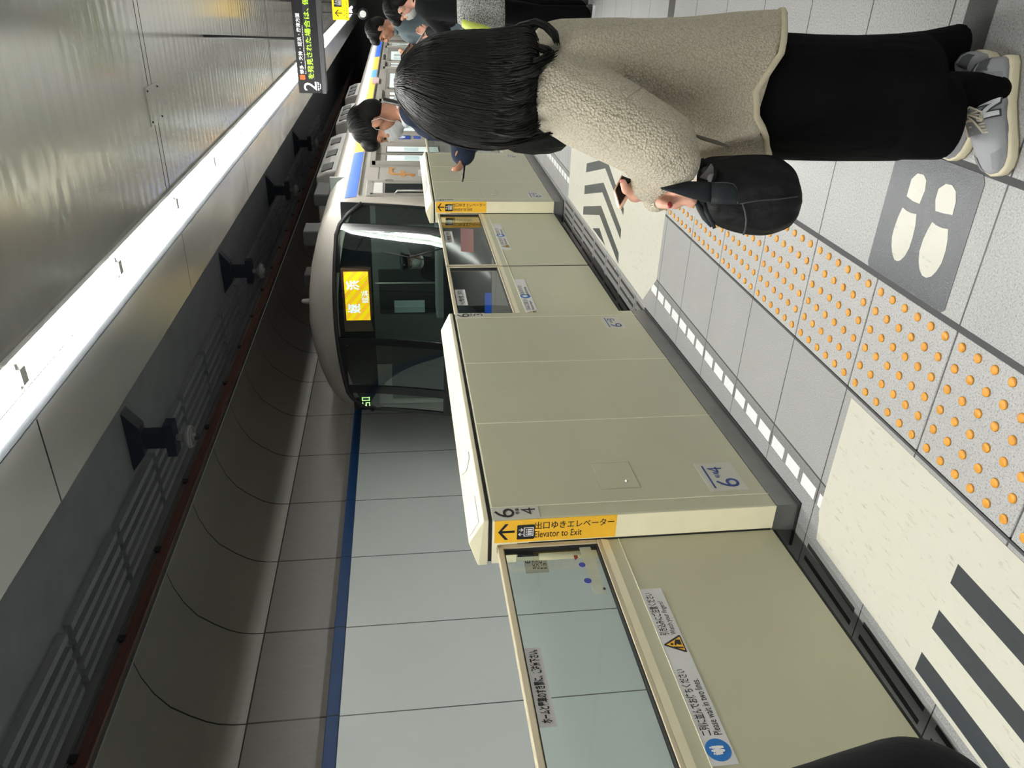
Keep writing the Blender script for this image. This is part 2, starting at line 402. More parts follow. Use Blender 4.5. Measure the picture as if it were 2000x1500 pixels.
# platform floor: strips with their own stone, joints between them
fl = MB()
def strip(xa, xb, mi, ya=Y0, yb=Y1, z=0.): fl.add([(xa, ya, z), (xb, ya, z), (xb, yb, z), (xa, yb, z)], [(0, 1, 2, 3)], False, mi)
FM = ['tile', 'tile_in', 'joint', 'tactile', 'tile_fine', 'kerb_dark', 'kerb', 'dark_strip', 'conc', 'plate']
strip(-.413, 7.0, 0); strip(-.433, -.413, 2); strip(-.813, -.433, 1); strip(-.833, -.813, 2)
strip(-1.223, -.833, 3, Y0, .928, 0); strip(-1.223, -.833, 3, 6.128, Y1, 0); strip(-1.223, -.833, 2, .928, 6.128, -.02)
strip(-1.232, -1.223, 2); strip(-1.616, -1.232, 4); strip(-1.624, -1.616, 2); strip(-1.72, -1.624, 5); strip(-1.866, -1.72, 6)
strip(-2.24, -1.866, 9)
for y in (-.54, 1.965, 4.465, 6.965, 9.465, 11.965): strip(-.41, 6.9, 7, y, y + .108, .0008)
fl.add([(-2.24, Y0, 0), (-2.24, Y1, 0), (-2.24, Y1, -1.15), (-2.24, Y0, -1.15)], [(0, 1, 2, 3)], False, 8)
struct(fl.build('floor', [M[k] for k in FM]))
sl = MB()                                                    # slots in the plates under the sliding doors
for ya, yb in ((-.4, 2.15), (4.30, 7.0), (8.95, 11.7)):
    k = math.floor((ya - J0) / .4)
    while J0 + .4 * k < yb:
        y = J0 + .4 * k
        a, b = max(y + .03, ya), min(y + .37, yb)
        if b - a > .05:
            for x in (-1.897, -1.955, -2.015, -2.078, -2.14): sl.box(x - .010, x + .010, a, b, -.004, .0008)
        k += 1
struct(sl.build('trim_slots', M['slot']))
struct(MB().box(-6.4, -2.24, Y0, Y1, -1.3, -1.15).build('floor_track', M['ballast']))
rl = MB()
for x in (-3.25, -4.31): rl.box(x - .035, x + .035, Y0, Y1, -1.15, -.98)
struct(rl.build('trim_rails', M['steel']))

# tunnel wall: lit grey panels, blue band, brown panels, vault
wl = MB()
wl.add([(-6, Y0, -1.2), (-6, Y1, -1.2), (-6, Y1, 2.195), (-6, Y0, 2.195)], [(0, 1, 2, 3)])
struct(wl.build('wall_left', M['wall_low']))
struct(MB().box(-6.02, -5.985, Y0, Y1, 2.20, 2.312).build('trim_blue_band', M['wall_blue'], bevel=.004))
struct(MB().box(-6.05, -5.996, Y0, Y1, 2.315, 2.995).build('wall_left_upper', M['wall_high']))
struct(MB().box(-6.05, -5.9945, Y0, Y1, 2.314, 2.37).build('trim_dusty_edge', M['dirt']))
struct(MB().box(-6.04, -6.0, Y0, Y1, 2.99, 3.012).build('trim_wall_joint', M['gap']))
prof = [(-6.0, 3.01), (-5.995, 3.12), (-5.97, 3.24), (-5.92, 3.34), (-5.83, 3.46), (-5.70, 3.60), (-5.52, 3.70), (-5.32, 3.765), (-5.14, 3.795)]
cv = MB(); cv.loft([[V((x, y, z)) for x, z in prof] for y in (Y0, Y1)], True, False)
struct(cv.build('ceiling_vault', M['wall_curve']))
struct(MB().box(-5.125, -4.87, Y0, Y1, 3.80, 3.86).build('ceiling_vault_strip', wallmat('vault_strip', (.075, .075, .07, 1), (.09, .09, .083, 1), .4, 1.06, .02, (.01, .01, .01, 1))))
struct(MB().box(-4.9, -4.86, Y0, Y1, 3.74, 4.0).box(-4.9, -1.7, Y0, Y1, 3.96, 4.02).build('ceiling_track', M['vault']))
rb = MB(); y = Y0
while y < 24:
    for k in range(5): rb.box(-4.78 + .13 * k, -4.72 + .13 * k, y + .04, y + 1.05, 3.90, 3.962)
    y += 1.09
struct(rb.build('ceiling_track_slats', M['vault_rib']))
struct(MB().box(-1.76, -1.70, Y0, Y1, 3.05, 3.98).build('wall_above_edge', M['vault']))
# platform ceiling, lamp trough and the bright soffit along the edge
struct(MB().box(-1.43, 6.9, Y0, Y1, 3.05, 3.09).build('ceiling', M['ceiling']))
struct(MB().box(-2.195, -1.755, Y0, Y1, 3.05, 3.075).build('ceiling_edge_soffit', M['soffit'], bevel=.004))
struct(MB().box(-1.755, -1.43, Y0, Y1, 3.15, 3.17).box(-1.755, -1.75, Y0, Y1, 3.05, 3.16).box(-1.435, -1.43, Y0, Y1, 3.05, 3.16).build('trim_lamp_trough', M['trough']))
struct(MB().box(-1.438, -1.412, Y0, Y1, 3.036, 3.06).build('trim_lamp_edge', plain('lamp_edge', (.30, .31, .29, 1), .4, .3)))
sm = MB()
for y in (5.375, 5.455, 10.45, 10.53, .3, .38): sm.box(-1.43, 6.5, y - .003, y + .003, 3.0488, 3.056)
struct(sm.build('trim_ceiling_seams', M['gap']))
struct(MB().box(6.9, 7.0, Y0, Y1, 0, 3.1).build('wall_right', plain('far_wall', (.55, .55, .52, 1), .5)))
struct(MB().box(-6.1, 7.0, Y1, Y1 + .1, -1.2, 4.1).build('wall_back', plain('tunnel_end', (.10, .10, .10, 1), .8)))
tag(MB().box(-.985, -.75, 5.285, 5.565, 3.043, 3.052).build('access_cover', M['ceiling']), 'square aluminium cover plate screwed to the ribbed ceiling', 'cover plate')
ac = bpy.data.objects['access_cover']
for x in (-.96, -.775):
    for y in (5.315, 5.535): MB().cap((x, y, 3.0435), (x, y, 3.0415), .008, .007, 10).build('screw', M['black'], ac)

# fluorescent fixtures: a tube plus an added one for the trough's bright reflection, 1.237 m each, in the trough over the platform edge; a second row lights the far side of the island
def fixture(x, y, label, group):
    t = thing('fluorescent_light', label, 'light', (x, y, 3.15), group=group, world=False)
    MB().box(-.15, .15, .005, 1.232, -.045, -.002).build('fixture_body', M['trough'], t)
    for dx, r in ((.085, .042), (-.085, .034)): MB().tube([(dx, .008, -.085), (dx, 1.229, -.085)], r, 14).build('tube', M['tube'], t)
    MB().box(.03, .14, .002, .026, -.135, -.03).box(.05, .12, .002, .05, -.15, -.12).build('socket', M['bracket'], t)
    MB().box(-.008, -.002, .001, 1.236, -.115, -.04).build('divider', M['bracket'], t)
    return t
l0 = fixture(-1.59, 2.896 - 1.237 * 11, 'fluorescent light in the platform edge strip, first from the near end', 'fluorescent lights over the platform edge')
for k in range(1, 33):
    dup(l0, (-1.59, 2.896 + 1.237 * (k - 11), 3.15), 'fluorescent light in the platform edge strip, %s from the near end' % ordinal(k))
l1 = fixture(4.2, -4.0, 'fluorescent light over the opposite platform edge', 'fluorescent lights over the opposite platform edge')
l1.location.z = 3.045
for _c in l1.children:
    if _c.name.startswith('tube'): _c.data = _c.data.copy(); _c.data.materials[0] = M['tube_far']
for k in range(1, 17): dup(l1, (4.2, -4.0 + 1.237 * k, 3.045))

# ================================================================ FLOOR MARKINGS
LIFT = .0012
def px_poly(mb, pts, z0, z1, mi=0):
    w = [at(x, y, Z=0) for x, y in pts]
    mb.prism([(p.x, p.y) for p in w], V((0, 0, z0)), EX, EY, V((0, 0, z1 - z0)), mi=mi); return mb
def scaled(pts, ox, oy, s): return [(ox + x * s, oy + y * s) for x, y in pts]
for (ya, yb, lab, nm) in ((-.45, 2.088, 'large off-white floor mat with dark bars in front of the nearer sliding door', 0), (4.17, 6.81, 'large off-white floor mat with dark chevron arrows before the double sliding doors', 1)):
    t = thing('floor_mat', lab, 'floor mat', (-1.53, (ya + yb) / 2, 0))
    if nm == 0: out = [(-1.835, ya), (-1.245, ya), (-1.245, yb), (-1.73, yb), (-1.76, yb - .015), (-1.835, yb - .03)]
    else: out = [(-1.835, 4.38), (-1.62, 4.17), (-1.196, 4.17), (-1.196, 6.81), (-1.835, 6.81)]
    MB().prism(out, V((0, 0, .0002)), EX, EY, V((0, 0, LIFT))).build('sheet', M['vinyl_white'], t)
    if nm == 0:
        for xa, xb in ((-1.474, -1.404), (-1.648, -1.576), (-1.817, -1.746)):
            MB().box(xa, xb, .15, 1.44, .001, .0018).build('stripe', M['vinyl_dark'], t)
    else:
        for c in ([(915, 245), (1105, 200), (1185, 262), (1368, 800), (1360, 880), (1140, 305), (905, 355)], [(890, 515), (1120, 478), (1335, 1050), (1325, 1170), (1105, 598), (885, 620)],
                  [(875, 770), (1090, 762), (1305, 1340), (1300, 1475), (1070, 875), (870, 870)], [(985, 1035), (1070, 1035), (1140, 1250)]):
            px_poly(MB(), scaled(c, 1000, 280, .16), .001, .0018).build('chevron', M['vinyl_dark'], t)
t = thing('floor_sticker', 'dark grey floor sticker with a pair of white shoe prints', 'floor sticker', (-.62, 2.0, 0))
MB().prism([(-.812, 2.19), (-.80, 2.2), (-.45, 2.2), (-.43, 2.18), (-.43, 1.82), (-.45, 1.806), (-.80, 1.80), (-.812, 1.812)], V((0, 0, .0002)), EX, EY, V((0, 0, LIFT))).build('sheet', M['foot_dark'], t)
c2 = lambda p: scaled(p, 1500, 400, .2)
c6 = lambda p: scaled(p, 1100, 280, .48)
for nm, poly in (('sole_print', c2([(1320, 25), (1360, 60), (1400, 80), (1455, 92), (1445, 200), (1420, 310), (1385, 420), (1340, 500), (1300, 540), (1270, 552), (1240, 535), (1220, 480), (1212, 400), (1217, 310), (1240, 220), (1280, 110)])),
                 ('sole_print', c2([(1610, 165), (1650, 200), (1700, 225), (1765, 237), (1760, 340), (1740, 450), (1700, 570), (1650, 650), (1600, 700), (1550, 712), (1510, 690), (1485, 630), (1477, 550), (1485, 450), (1520, 340), (1570, 235)])),
                 ('heel_print', c6([(1400, 215), (1425, 235), (1452, 246), (1475, 190), (1480, 150), (1470, 128), (1445, 122), (1420, 145)])),
                 ('heel_print', c6([(1517, 275), (1550, 285), (1586, 292), (1600, 240), (1600, 195), (1585, 170), (1560, 165), (1530, 185), (1517, 230)]))):
    px_poly(MB(), poly, .001, .002).build(nm, M['vinyl_white'], t)
# white squares set in the kerb
sq0 = None
for k in range(-1, 68):
    y = 2.141 + .1333 * k
    if 4.16 < y < 6.72: continue
    if y > 9.0: break
    grp = 'white squares along the kerb of the nearer cabinet' if y < 4.5 else 'white squares along the kerb of the farther cabinet'
    lab = 'small white square set in the grey kerb beside the %s door cabinet' % ('nearer' if y < 4.5 else 'farther')
    if sq0 is None: o = sq0 = MB().box(-.026, .026, 0, .104, .0002, .0009).build('white_square', M['white_mark'])
    else: o = sq0.copy(); COL.objects.link(o)
    o.location = (-1.69, y, 0); tag(o, lab, 'floor marking', grp)
# tactile paving: every slab with its orange studs
def slab():
    t = thing('tactile_slab', '', 'tactile paving', (0, 0, 0), world=False, group='tactile slabs with orange studs')
    MB().box(.0, .39, .003, .397, -.018, .0005).build('slab', M['tactile'], t, bevel=.002, seg=1)
    st = MB(); n = 16; prof = [(.0135, 0), (.0130, .0035), (.0112, .0052), (.007, .0060)]
    st.loft([[V((r * math.cos(2 * math.pi * j / n), r * math.sin(2 * math.pi * j / n), z)) for j in range(n)] for r, z in prof], True)
    me = st.mesh('stud', M['stud'])
    for i in range(6):
        for j in range(6):
            o = bpy.data.objects.new('stud', me); COL.objects.link(o); o.parent = t; o.location = (.033 + .065 * i, .037 + .0652 * j, .0004)
            o.rotation_euler = (0, 0, random.random() * 6)
    return t
s0 = slab()
for k in range(13):
    lab = 'speckled grey tactile slab with orange studs, %s of the row from the near end' % ordinal(k)
    if k == 0: s0.location = (-1.221, .928, 0); s0['label'] = lab
    else: dup(s0, (-1.221, .928 + .4 * k, 0), lab)

# ================================================================ PLATFORM DOOR CABINETS
def frame_axes(rz): return V((math.cos(rz), math.sin(rz), 0)), V((-math.sin(rz), math.cos(rz), 0))
class Frame:
    """A cabinet's or door's own axes: s along the platform (away), d towards the track, z up."""
    def __init__(s, o, rz): s.o = V(o); s.rz = rz; s.lx, s.ly = frame_axes(rz)
    def front(s, px, py, d=0.): w = on_plane(px, py, s.o + s.ly * d, s.ly) - s.o; return V((w.dot(s.lx), d, w.z))
    def end(s, px, py, x=0.): w = on_plane(px, py, s.o + s.lx * x, s.lx) - s.o; return V((x, w.dot(s.ly), w.z))
F1 = Frame((-1.792, 2.215, 0), math.pi / 2 + .0372)
F2 = Frame((-1.921, 6.975, 0), math.pi / 2 - .008)
NX, NY = -EX, -EY
def elevator_icon(mb, o, ax, ay, s, mi_w, mi_k):
    """White lift pictogram (arrows over a car with riders) on a black square."""
    P = lambda pts, mi, l: mb.prism([(p[0] * s, p[1] * s) for p in pts], V(o) + ax.cross(ay) * l, ax, ay, ax.cross(ay) * .0003, mi=mi)
    P([(.04, 0), (.96, 0), (1, .04), (1, .96), (.96, 1), (.04, 1), (0, .96), (0, .04)], mi_k, .0004)
    P([(.20, .06), (.82, .06), (.82, .62), (.20, .62)], mi_w, .0008)
    P([(.25, .11), (.77, .11), (.77, .57), (.25, .57)], mi_k, .0012)
    for x in (.36, .51, .66):
        P([(x - .05, .14), (x + .05, .14), (x + .06, .40), (x - .06, .40)], mi_w, .0016)
        P([(x + .045 * math.cos(a), .47 + .045 * math.sin(a)) for a in [j * math.pi / 4 for j in range(8)]], mi_w, .0016)
    for x, f in ((.36, 1), (.66, -1)):
        m = .79
        P([(x - .02, m - .13 * f), (x + .02, m - .13 * f), (x + .02, m + .08 * f), (x - .02, m + .08 * f)][::f], mi_w, .0008)
        P([(x - .12, m + .02 * f), (x, m + .15 * f), (x + .12, m + .02 * f), (x + .08, m - .01 * f), (x, m + .085 * f), (x - .08, m - .01 * f)][::-f], mi_w, .0008)
def arrow(mb, o, ax, ay, w, h, mi=0, l=.0008):
    pts = [(.5, 0), (1, .42), (1, .62), (.57, .24), (.57, 1), (.43, 1), (.43, .24), (0, .62), (0, .42)]
    n = ax.cross(ay)
    return mb.prism([(p[0] * w, (1 - p[1]) * h) for p in pts], V(o) + n * l, ax, ay, n * .0003, mi=mi)

def cabinet(fr, L, label, num, near_num, far_plate, cover_s, hatch, group, low_plates, detail=True):
    t = thing('door_cabinet', label, 'platform door cabinet', fr.o, fr.rz, group, world=False)
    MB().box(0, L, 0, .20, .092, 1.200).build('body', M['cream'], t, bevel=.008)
    MB().box(.0, L, .0005, .2, 0.004, .0935).build('skirt', M['skirt'], t)
    MB().box(-.012, L + .01, -.012, .19, 0.0, .006).build('base_shadow_line', M['gap'], t)  # thin black sheet painting the line of shade under the skirt
    MB().box(.004, L - .004, .004, .19, 1.199, 1.213).build('shadow_gap', M['gap'], t)
    # lid with a ridge; ends hipped
    rd, rz_, fz = .105, 1.285, 1.232
    A = [V((0, 0, 1.212)), V((L, 0, 1.212)), V((L, .205, 1.212)), V((0, .205, 1.212)), V((0, 0, fz)), V((L, 0, fz)), V((L, .205, 1.25)), V((0, .205, 1.25)), V((.012, rd, rz_)), V((L - .012, rd, rz_))]
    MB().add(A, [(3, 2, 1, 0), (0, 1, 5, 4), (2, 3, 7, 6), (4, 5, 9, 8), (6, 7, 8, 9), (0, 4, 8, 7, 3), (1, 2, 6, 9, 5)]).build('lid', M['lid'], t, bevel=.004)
    for s in [.080] + [.08 + (L - .16) * k / 3 for k in (1, 2)] + [L - .08]: MB().box(s - .0018, s + .0018, -.0012, .004, .093, 1.199).build('seam', M['seam'], t)
    MB().box(-.002, .004, .108, .128, .10, 1.06).box(-.002, .004, .112, .175, 1.02, 1.1).build('door_slot', M['gap'], t)
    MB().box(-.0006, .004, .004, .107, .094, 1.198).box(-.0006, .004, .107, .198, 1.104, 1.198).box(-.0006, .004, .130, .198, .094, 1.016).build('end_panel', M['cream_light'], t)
    # near end: yellow elevator sign
    e = MB(); z0, z1, d0, d1 = .727, 1.190, .003, .1035
    e.box(-.0012, .0005, d0, d1, z0, z1)
    es = e.build('elevator_sign', M['yellow'], t)
    lt = MB(); ax, ay = -EZ, NY; n = -EX
    W = z1 - z0
    # writing runs downwards; its top points to the platform
    o = lambda a, b: V((-.0012, d1 - b * (d1 - d0), z1 - a * W))
    write(lt, '出口ゆきエレベーター', o(.325, .54), ax, ay, W * .655, (d1 - d0) * .34, .012)
    lt.build('lettering', M['black'], es); lt = MB()
    write(lt, 'Elevator to Exit', o(.325, .17), ax, ay, W * .39, (d1 - d0) * .30, .004)
    lt.build('lettering', M['black'], es); lt = MB()
    arrow(lt, V((-.0012, d1 - .014, z1 - .075)), NY, EZ, .072, .062)
    lt.build('arrow', M['black'], es)
    ic = MB(); elevator_icon(ic, V((-.0012, d1 - .012, z1 - .150)), NY, EZ, .066, 0, 1); ic.build('pictogram', [M['white'], M['black']], es)
    # car numbers on the front of the near and far posts
    for s0_, nums in ((.0, near_num), (L - .08, far_plate)):
        p = MB().box(s0_ + .003, s0_ + .077, -.0012, .0005, 1.02, 1.196).build('number_plate', M['grey_plate'], t)
        b = MB(); write(b, nums[0], V((s0_ + .012, -.0012, 1.112)), EX, EZ, .056, .076, .0)
        write(b, '号車', V((s0_ + .028, -.0012, 1.092)), EX, EZ, .040, .016, .02)
        write(b, nums[1], V((s0_ + .026, -.0012, 1.032)), EX, EZ, .040, .055, 0)
        b.build('lettering', M['black'], p)
    # low stickers with blue numbers
    for (sa, sb, za, zb, nums) in low_plates:
        p = MB().box(sa, sb, -.0009, .0005, za, zb).build('position_sticker', M['grey_plate'], t)
        b = MB(); w, h = sb - sa, zb - za
        b.box(sa + .10 * w, sb - .10 * w, -.0016, -.0005, zb - .20 * h, zb - .15 * h)
        write(b, nums[0], V((sa + .12 * w, -.0009, za + .12 * h)), EX, EZ, .30 * w, .60 * h, .0)
        write(b, '号車', V((sa + .44 * w, -.0009, za + .50 * h)), EX, EZ, .24 * w, .15 * h, .02)
        write(b, nums[1], V((sa + .64 * w, -.0009, za + .34 * h)), EX, EZ, .20 * w, .40 * h, .0)
        b.build('lettering', M['blue_txt'], p)
    # access hatch with its lock
    ha, hb, za, zb = hatch
    hh = MB().box(ha, hb, -.0012, .001, za, zb).build('hatch', M['cream'], t, bevel=.006)
    MB().box(ha - .0025, hb + .0025, -.0006, .001, za - .0025, zb + .0025).build('hatch_gap', plain('hatch_line', srgb(150, 147, 122), .6), t)
    MB().cap((ha + .045, -.0005, za + .045), (ha + .045, -.004, za + .045), .0075, .006, 12).build('lock', M['steel'], hh)
    # fitting on the lid
    sa = cover_s
    k = MB(); nrm = V((0, -.45, .9)).normalized()
    zl = lambda d: fz + (rz_ - fz) * d / rd + .001
    pts = [(sa + .10, .02), (sa + .13, .05), (sa + .08, .085), (sa + .02, .085), (sa, .05), (sa + .05, .02)]
    k.add([V((p[0], p[1], zl(p[1]))) for p in pts] + [V((p[0], p[1], zl(p[1]) + .003)) for p in pts], [(0, 1, 2, 3, 4, 5), (11, 10, 9, 8, 7, 6)] + [(i, (i + 1) % 6, (i + 1) % 6 + 6, i + 6) for i in range(6)])
    k.build('lid_sensor', M['sticker'], t)
    k = MB(); a, b = (.03, .20) if detail else (.55, 1.25)
    k.add([V((a, .025, zl(.025))), V((b, .025, zl(.025))), V((b, .09, zl(.09))), V((a, .09, zl(.09)))] + [V((a, .025, zl(.025) + .002)), V((b, .025, zl(.025) + .002)), V((b, .09, zl(.09) + .002)), V((a, .09, zl(.09) + .002))], [(0, 1, 2, 3), (7, 6, 5, 4), (0, 1, 5, 4), (1, 2, 6, 5), (2, 3, 7, 6), (3, 0, 4, 7)])
    k.build('lid_label', M['sticker'] if detail else M['steel'], t)
    return t
cabinet(F1, 2.085, 'nearer cream door cabinet with hatch, marked 6 and 4 at its near post', None, '64', '63', .42, (.166, .35, .590, .748), 'platform door cabinets', [(.112, .314, .160, .318, '64'), (1.795, 1.98, .205, .318, '63')])
cabinet(F2, 2.0, 'farther cream door cabinet standing in front of the train side', None, '63', '62', .30, (.20, .42, .60, .75), 'platform door cabinets', [(.12, .32, .17, .31, '63'), (1.76, 1.93, .19, .31, '62')], False)

# ================================================================ SLIDING DOORS
def people_icon(mb, o, ax, ay, r, mb2):
    n = ax.cross(ay)
    mb.prism([(r * math.cos(a), r * math.sin(a)) for a in [j * math.pi / 18 for j in range(36)]], V(o), ax, ay, n * .0004)
    for i, (x, s) in enumerate(((-.32, .8), (-.05, .8), (.22, .8), (-.12, 1.0), (.18, 1.0))):
        y = .18 - .1 * (i // 3) + .07 * (i % 3) * (1 - i // 3)
        q = lambda pts: mb2.prism([((x + p[0] * s) * r, (y + p[1] * s) * r) for p in pts], V(o) + n * (.0006 + .0003 * i), ax, ay, n * .0003)
        q([(.10 * math.cos(a), .30 + .10 * math.sin(a)) for a in [j * math.pi / 5 for j in range(10)]])
        q([(-.14, .17), (.14, .17), (.15, -.15), (.09, -.55), (-.09, -.55), (-.15, -.15)])
def warn_icon(o, ax, ay, s, par):
    n = ax.cross(ay); P = lambda mb, pts, l: mb.prism([(p[0] * s, p[1] * s) for p in pts], V(o) + n * l, ax, ay, n * .0003)
    a = MB(); P(a, [(.03, 0), (.97, 0), (1, .06), (.54, .86), (.46, .86), (0, .06)], .0002); tr = a.build('warning_triangle', M['black'], par)
    b = MB(); P(b, [(.11, .055), (.89, .055), (.5, .76)], .0007); b.build('triangle_field', M['yellow'], par)
    c = MB(); P(c, [(.44, .10), (.72, .10), (.74, .30), (.58, .38), (.44, .42), (.40, .36), (.52, .31), (.44, .22)], .0011)
    P(c, [(.22, .08), (.30, .08), (.36, .48), (.30, .5)], .0011)
    st = [(.5 + (.10 if j % 2 else .045) * math.cos(j * math.pi / 6), .52 + (.10 if j % 2 else .045) * math.sin(j * math.pi / 6)) for j in range(12)]
    P(c, st, .0011); c.build('hand_symbol', M['black'], par)
def sliding_door(fr, L, label, notice, order, glass_txt, group, tall=False, low=.80):
    """Door leaf in its own axes: runs from s=0 to s=L, front face at d=0."""
    t = thing('sliding_door', label, 'platform door', fr.o, fr.rz, group, world=False)
    top = 1.180
    f = MB(); w = .022; zg = .30 if tall else low
    f.box(0, L, 0, .034, top - w, top).box(0, w, 0, .034, zg, top).box(L - w, L, 0, .034, zg, top)
    f.box(0, L, 0, .034, zg - .016, zg).build('frame', M['cream_rail'], t, bevel=.003)
    f = MB(); f.add([V((0, 0, zg - .016)), V((L, 0, zg - .016)), V((L, .004, zg - .045)), V((0, .004, zg - .045)), V((0, .03, zg - .016)), V((L, .03, zg - .016)), V((L, .03, zg - .045)), V((0, .03, zg - .045))],
                    [(0, 1, 2, 3), (4, 5, 1, 0), (7, 6, 5, 4), (3, 2, 6, 7), (0, 3, 7, 4), (1, 5, 6, 2)])
    f.build('chamfered_rail', M['cream_light'], t)
    MB().box(0, L, .004, .034, .092, zg - .044).build('panel', M['cream'], t)
    MB().box(0, L, .002, .005, zg - .088, zg - .0855).build('seam', M['seam'], t)
    MB().box(w, L - w, .014, .020, zg, top - w).build('pane', M['glass'], t)
    MB().box(w - .001, L - w + .001, .004, .03, top - w - .004, top - w).box(w - .001, w + .004, .004, .03, zg, top - w).box(L - w - .004, L - w + .001, .004, .03, zg, top - w).box(w, L - w, .004, .030, zg, zg + .005).build('gasket', M['rubber'], t)
    MB().box(0, L, .008, .030, .078, .0915).build('bottom_brush', M['gap'], t)
    if notice:
        s0, s1, za, zb = notice
        p = MB().box(s0, s1, .0026, .0042, za, zb).build('notice_sticker', M['sticker'], t)
        W, H = s1 - s0, zb - za; y = .0026
        O = lambda a, b: V((s0 + a * W, y, za + b * H))
        dk = MB(); ci = MB(); cw = MB()
        k = 0.0 if order == 'wait' else .5
        people_icon(ci, O(.068 + k * .92, .52) + V((0, -.0001, 0)), EX, EZ, H * .46, cw)
        write(dk, '二列に並んでお待ちください', O(.135 + k * .80, .50), EX, EZ, W * .345 * (1 if k == 0 else .85), H * .40, .016)
        dk.build('lettering', M['black'], p); dk = MB()
        write(dk, 'Please wait in two lines.', O(.135 + k * .80, .13), EX, EZ, W * .285 * (1 if k == 0 else .85), H * .30, .008)
        b = .585 if k == 0 else .08
        dk.build('lettering', M['black'], p); dk = MB()
        write(dk, '引き込みにご注意ください', O(b + .10, .50), EX, EZ, W * .285, H * .40, .016)
        dk.build('lettering', M['black'], p); dk = MB()
        write(dk, 'Watch your fingers!', O(b + .10, .13), EX, EZ, W * .22, H * .30, .008)
        dk.build('lettering', M['black'], p); ci.build('round_symbol', M['blue_icon'], p); cw.build('queue_figures', M['white'], p)
        warn_icon(O(b - .012, .08), EX, EZ, H * .95, p)
    if glass_txt:
        s0, s1, za, zb = glass_txt
        p = MB().box(s0, s1, .0125, .0138, za, zb).build('glass_sticker', M['sticker'], t)
        dk = MB(); W, H = s1 - s0, zb - za
        write(dk, 'ホームと電車のすき間に、ご注意下さい。', V((s0 + .04 * W, .0125, za + .18 * H)), EX, EZ, W * .93, H * .62, .035)
        dk.build('lettering', M['black'], p)
    return t
FD = Frame(F1.o + F1.ly * .11 - F1.lx * 1.25, F1.rz)
nd = sliding_door(FD, 1.247, 'nearest cream sliding door with a long white notice strip under its glass', (1.25 - .984, 1.25 - .288, .636, .714), 'wait', (1.25 - .805, 1.25 - .508, 1.100, 1.156), 'platform sliding doors')
# cut-off sticker strip and dots on the glass of the near door
q = MB().box(1.25 - .285, 1.25 - .03, .0125, .0138, .829, .872).build('glass_strip', plain('cream_strip', srgb(176, 184, 168), .4), nd)
MB().cap((1.25 - .262, .0125, .832), (1.25 - .262, .0118, .832), .006, .005, 12).build('strip_screw', M['black'], q)
def disc(mb, c, ax, ay, r, n=28, l=.0008): return mb.prism([(r * math.cos(2 * math.pi * j / n), r * math.sin(2 * math.pi * j / n)) for j in range(n)], V(c), ax, ay, ax.cross(ay) * l)
for px, py, m, r in ((1137, 1104, 'blue_dot', .0125), (1148, 1135, 'blue_dot', .0135)):
    c = FD.front(px, py, .0135)
    disc(MB(), c + V((0, -.0008, 0)), EX, EZ, r + .0015).build('dot_rim', M['sticker'], nd); disc(MB(), c + V((0, -.0018, 0)), EX, EZ, r).build('round_sticker', M['blue_dot'], nd)
c = FD.front(1127, 1090, .0135); MB().prism([(-.012, .010), (.002, -.004), (.016, -.004), (.016, .010)], c, EX, EZ, V((0, -.001, 0))).build('red_sticker', M['red_dot'], nd)
# middle pair
A = F1.o + F1.lx * 2.089 + F1.ly * .11; B = F2.o + F2.ly * .11 - F2.lx * .004
ang = math.atan2((B - A).y, (B - A).x); LM = (B - A).length
FM1 = Frame(A, ang); half = FM1.front(1130, 517, 0).x
FM2 = Frame(A + FM1.lx * (half + .011), ang)
for fr_, L_, lab, od, nt, gt in ((FM1, half - .011, 'sliding door of the double set touching the nearer cabinet', 'warn', (985, 545, 1040, 606), (884, 566, 912, 596)), (FM2, LM - half - .011, 'sliding door of the double set touching the farther cabinet', 'warn', (963, 437, 990, 487), (866, 452, 881, 474))):
    a = fr_.front(nt[0], nt[1]); b = fr_.front(nt[2], nt[3]); c = fr_.front(gt[0], gt[1], .013); d = fr_.front(gt[2], gt[3], .013)
    _d = sliding_door(fr_, L_, lab, (max(.02, b.x - (.12 if fr_ is FM1 else 0)), a.x, .636, .714), od, (d.x, c.x, 1.08, 1.150), 'platform sliding doors', low=.80)
    if fr_ is FM1: MB().box(L_, L_ + .0215, .006, .030, .092, 1.178).build('edge_seal', M['gap'], _d)
C3 = F2.o + F2.lx * 2.006 + F2.ly * .11
sliding_door(Frame(C3, F2.rz), 1.3, 'tall glass sliding door just beyond the farther cabinet', None, 'wait', None, 'platform sliding doors', True)
sliding_door(Frame(C3 + F2.lx * 1.312, F2.rz), 1.3, 'second tall glass sliding door beyond the farther cabinet', None, 'wait', None, 'platform sliding doors', True)
# small plaque on the tunnel wall seen through the near glass
wa = at(1022, 1092, X=-5.99); wb = at(1073, 1116, X=-5.99)
t = tag(MB().box(-6.0, -5.992, min(wa.y, wb.y), max(wa.y, wb.y) + .14, min(wa.z, wb.z), max(wa.z, wb.z)).build('wall_plaque', M['grey_plate']), 'small white lettered plaque on the tunnel wall seen through the nearest door glass', 'plaque')
lt = MB(); y0, y1, z0, z1 = min(wa.y, wb.y), max(wa.y, wb.y) + .14, min(wa.z, wb.z), max(wa.z, wb.z); Hh = z1 - z0; Ww = y1 - y0
for i, (tx, yy, hh, ww) in enumerate((('E', .72, .22, .2), ('SO F', .54, .13, .62), ('CO C', .38, .13, .62), ('1-02', .22, .13, .6), ('13 K', .06, .13, .6))):
    write(lt, tx, V((-5.992, y0 + .14 * Ww + (.28 * Ww if tx == 'E' else 0), z0 + yy * Hh)), EY, EZ, ww * Ww, hh * Hh, .02)
lt.build('lettering', M['black'], t)
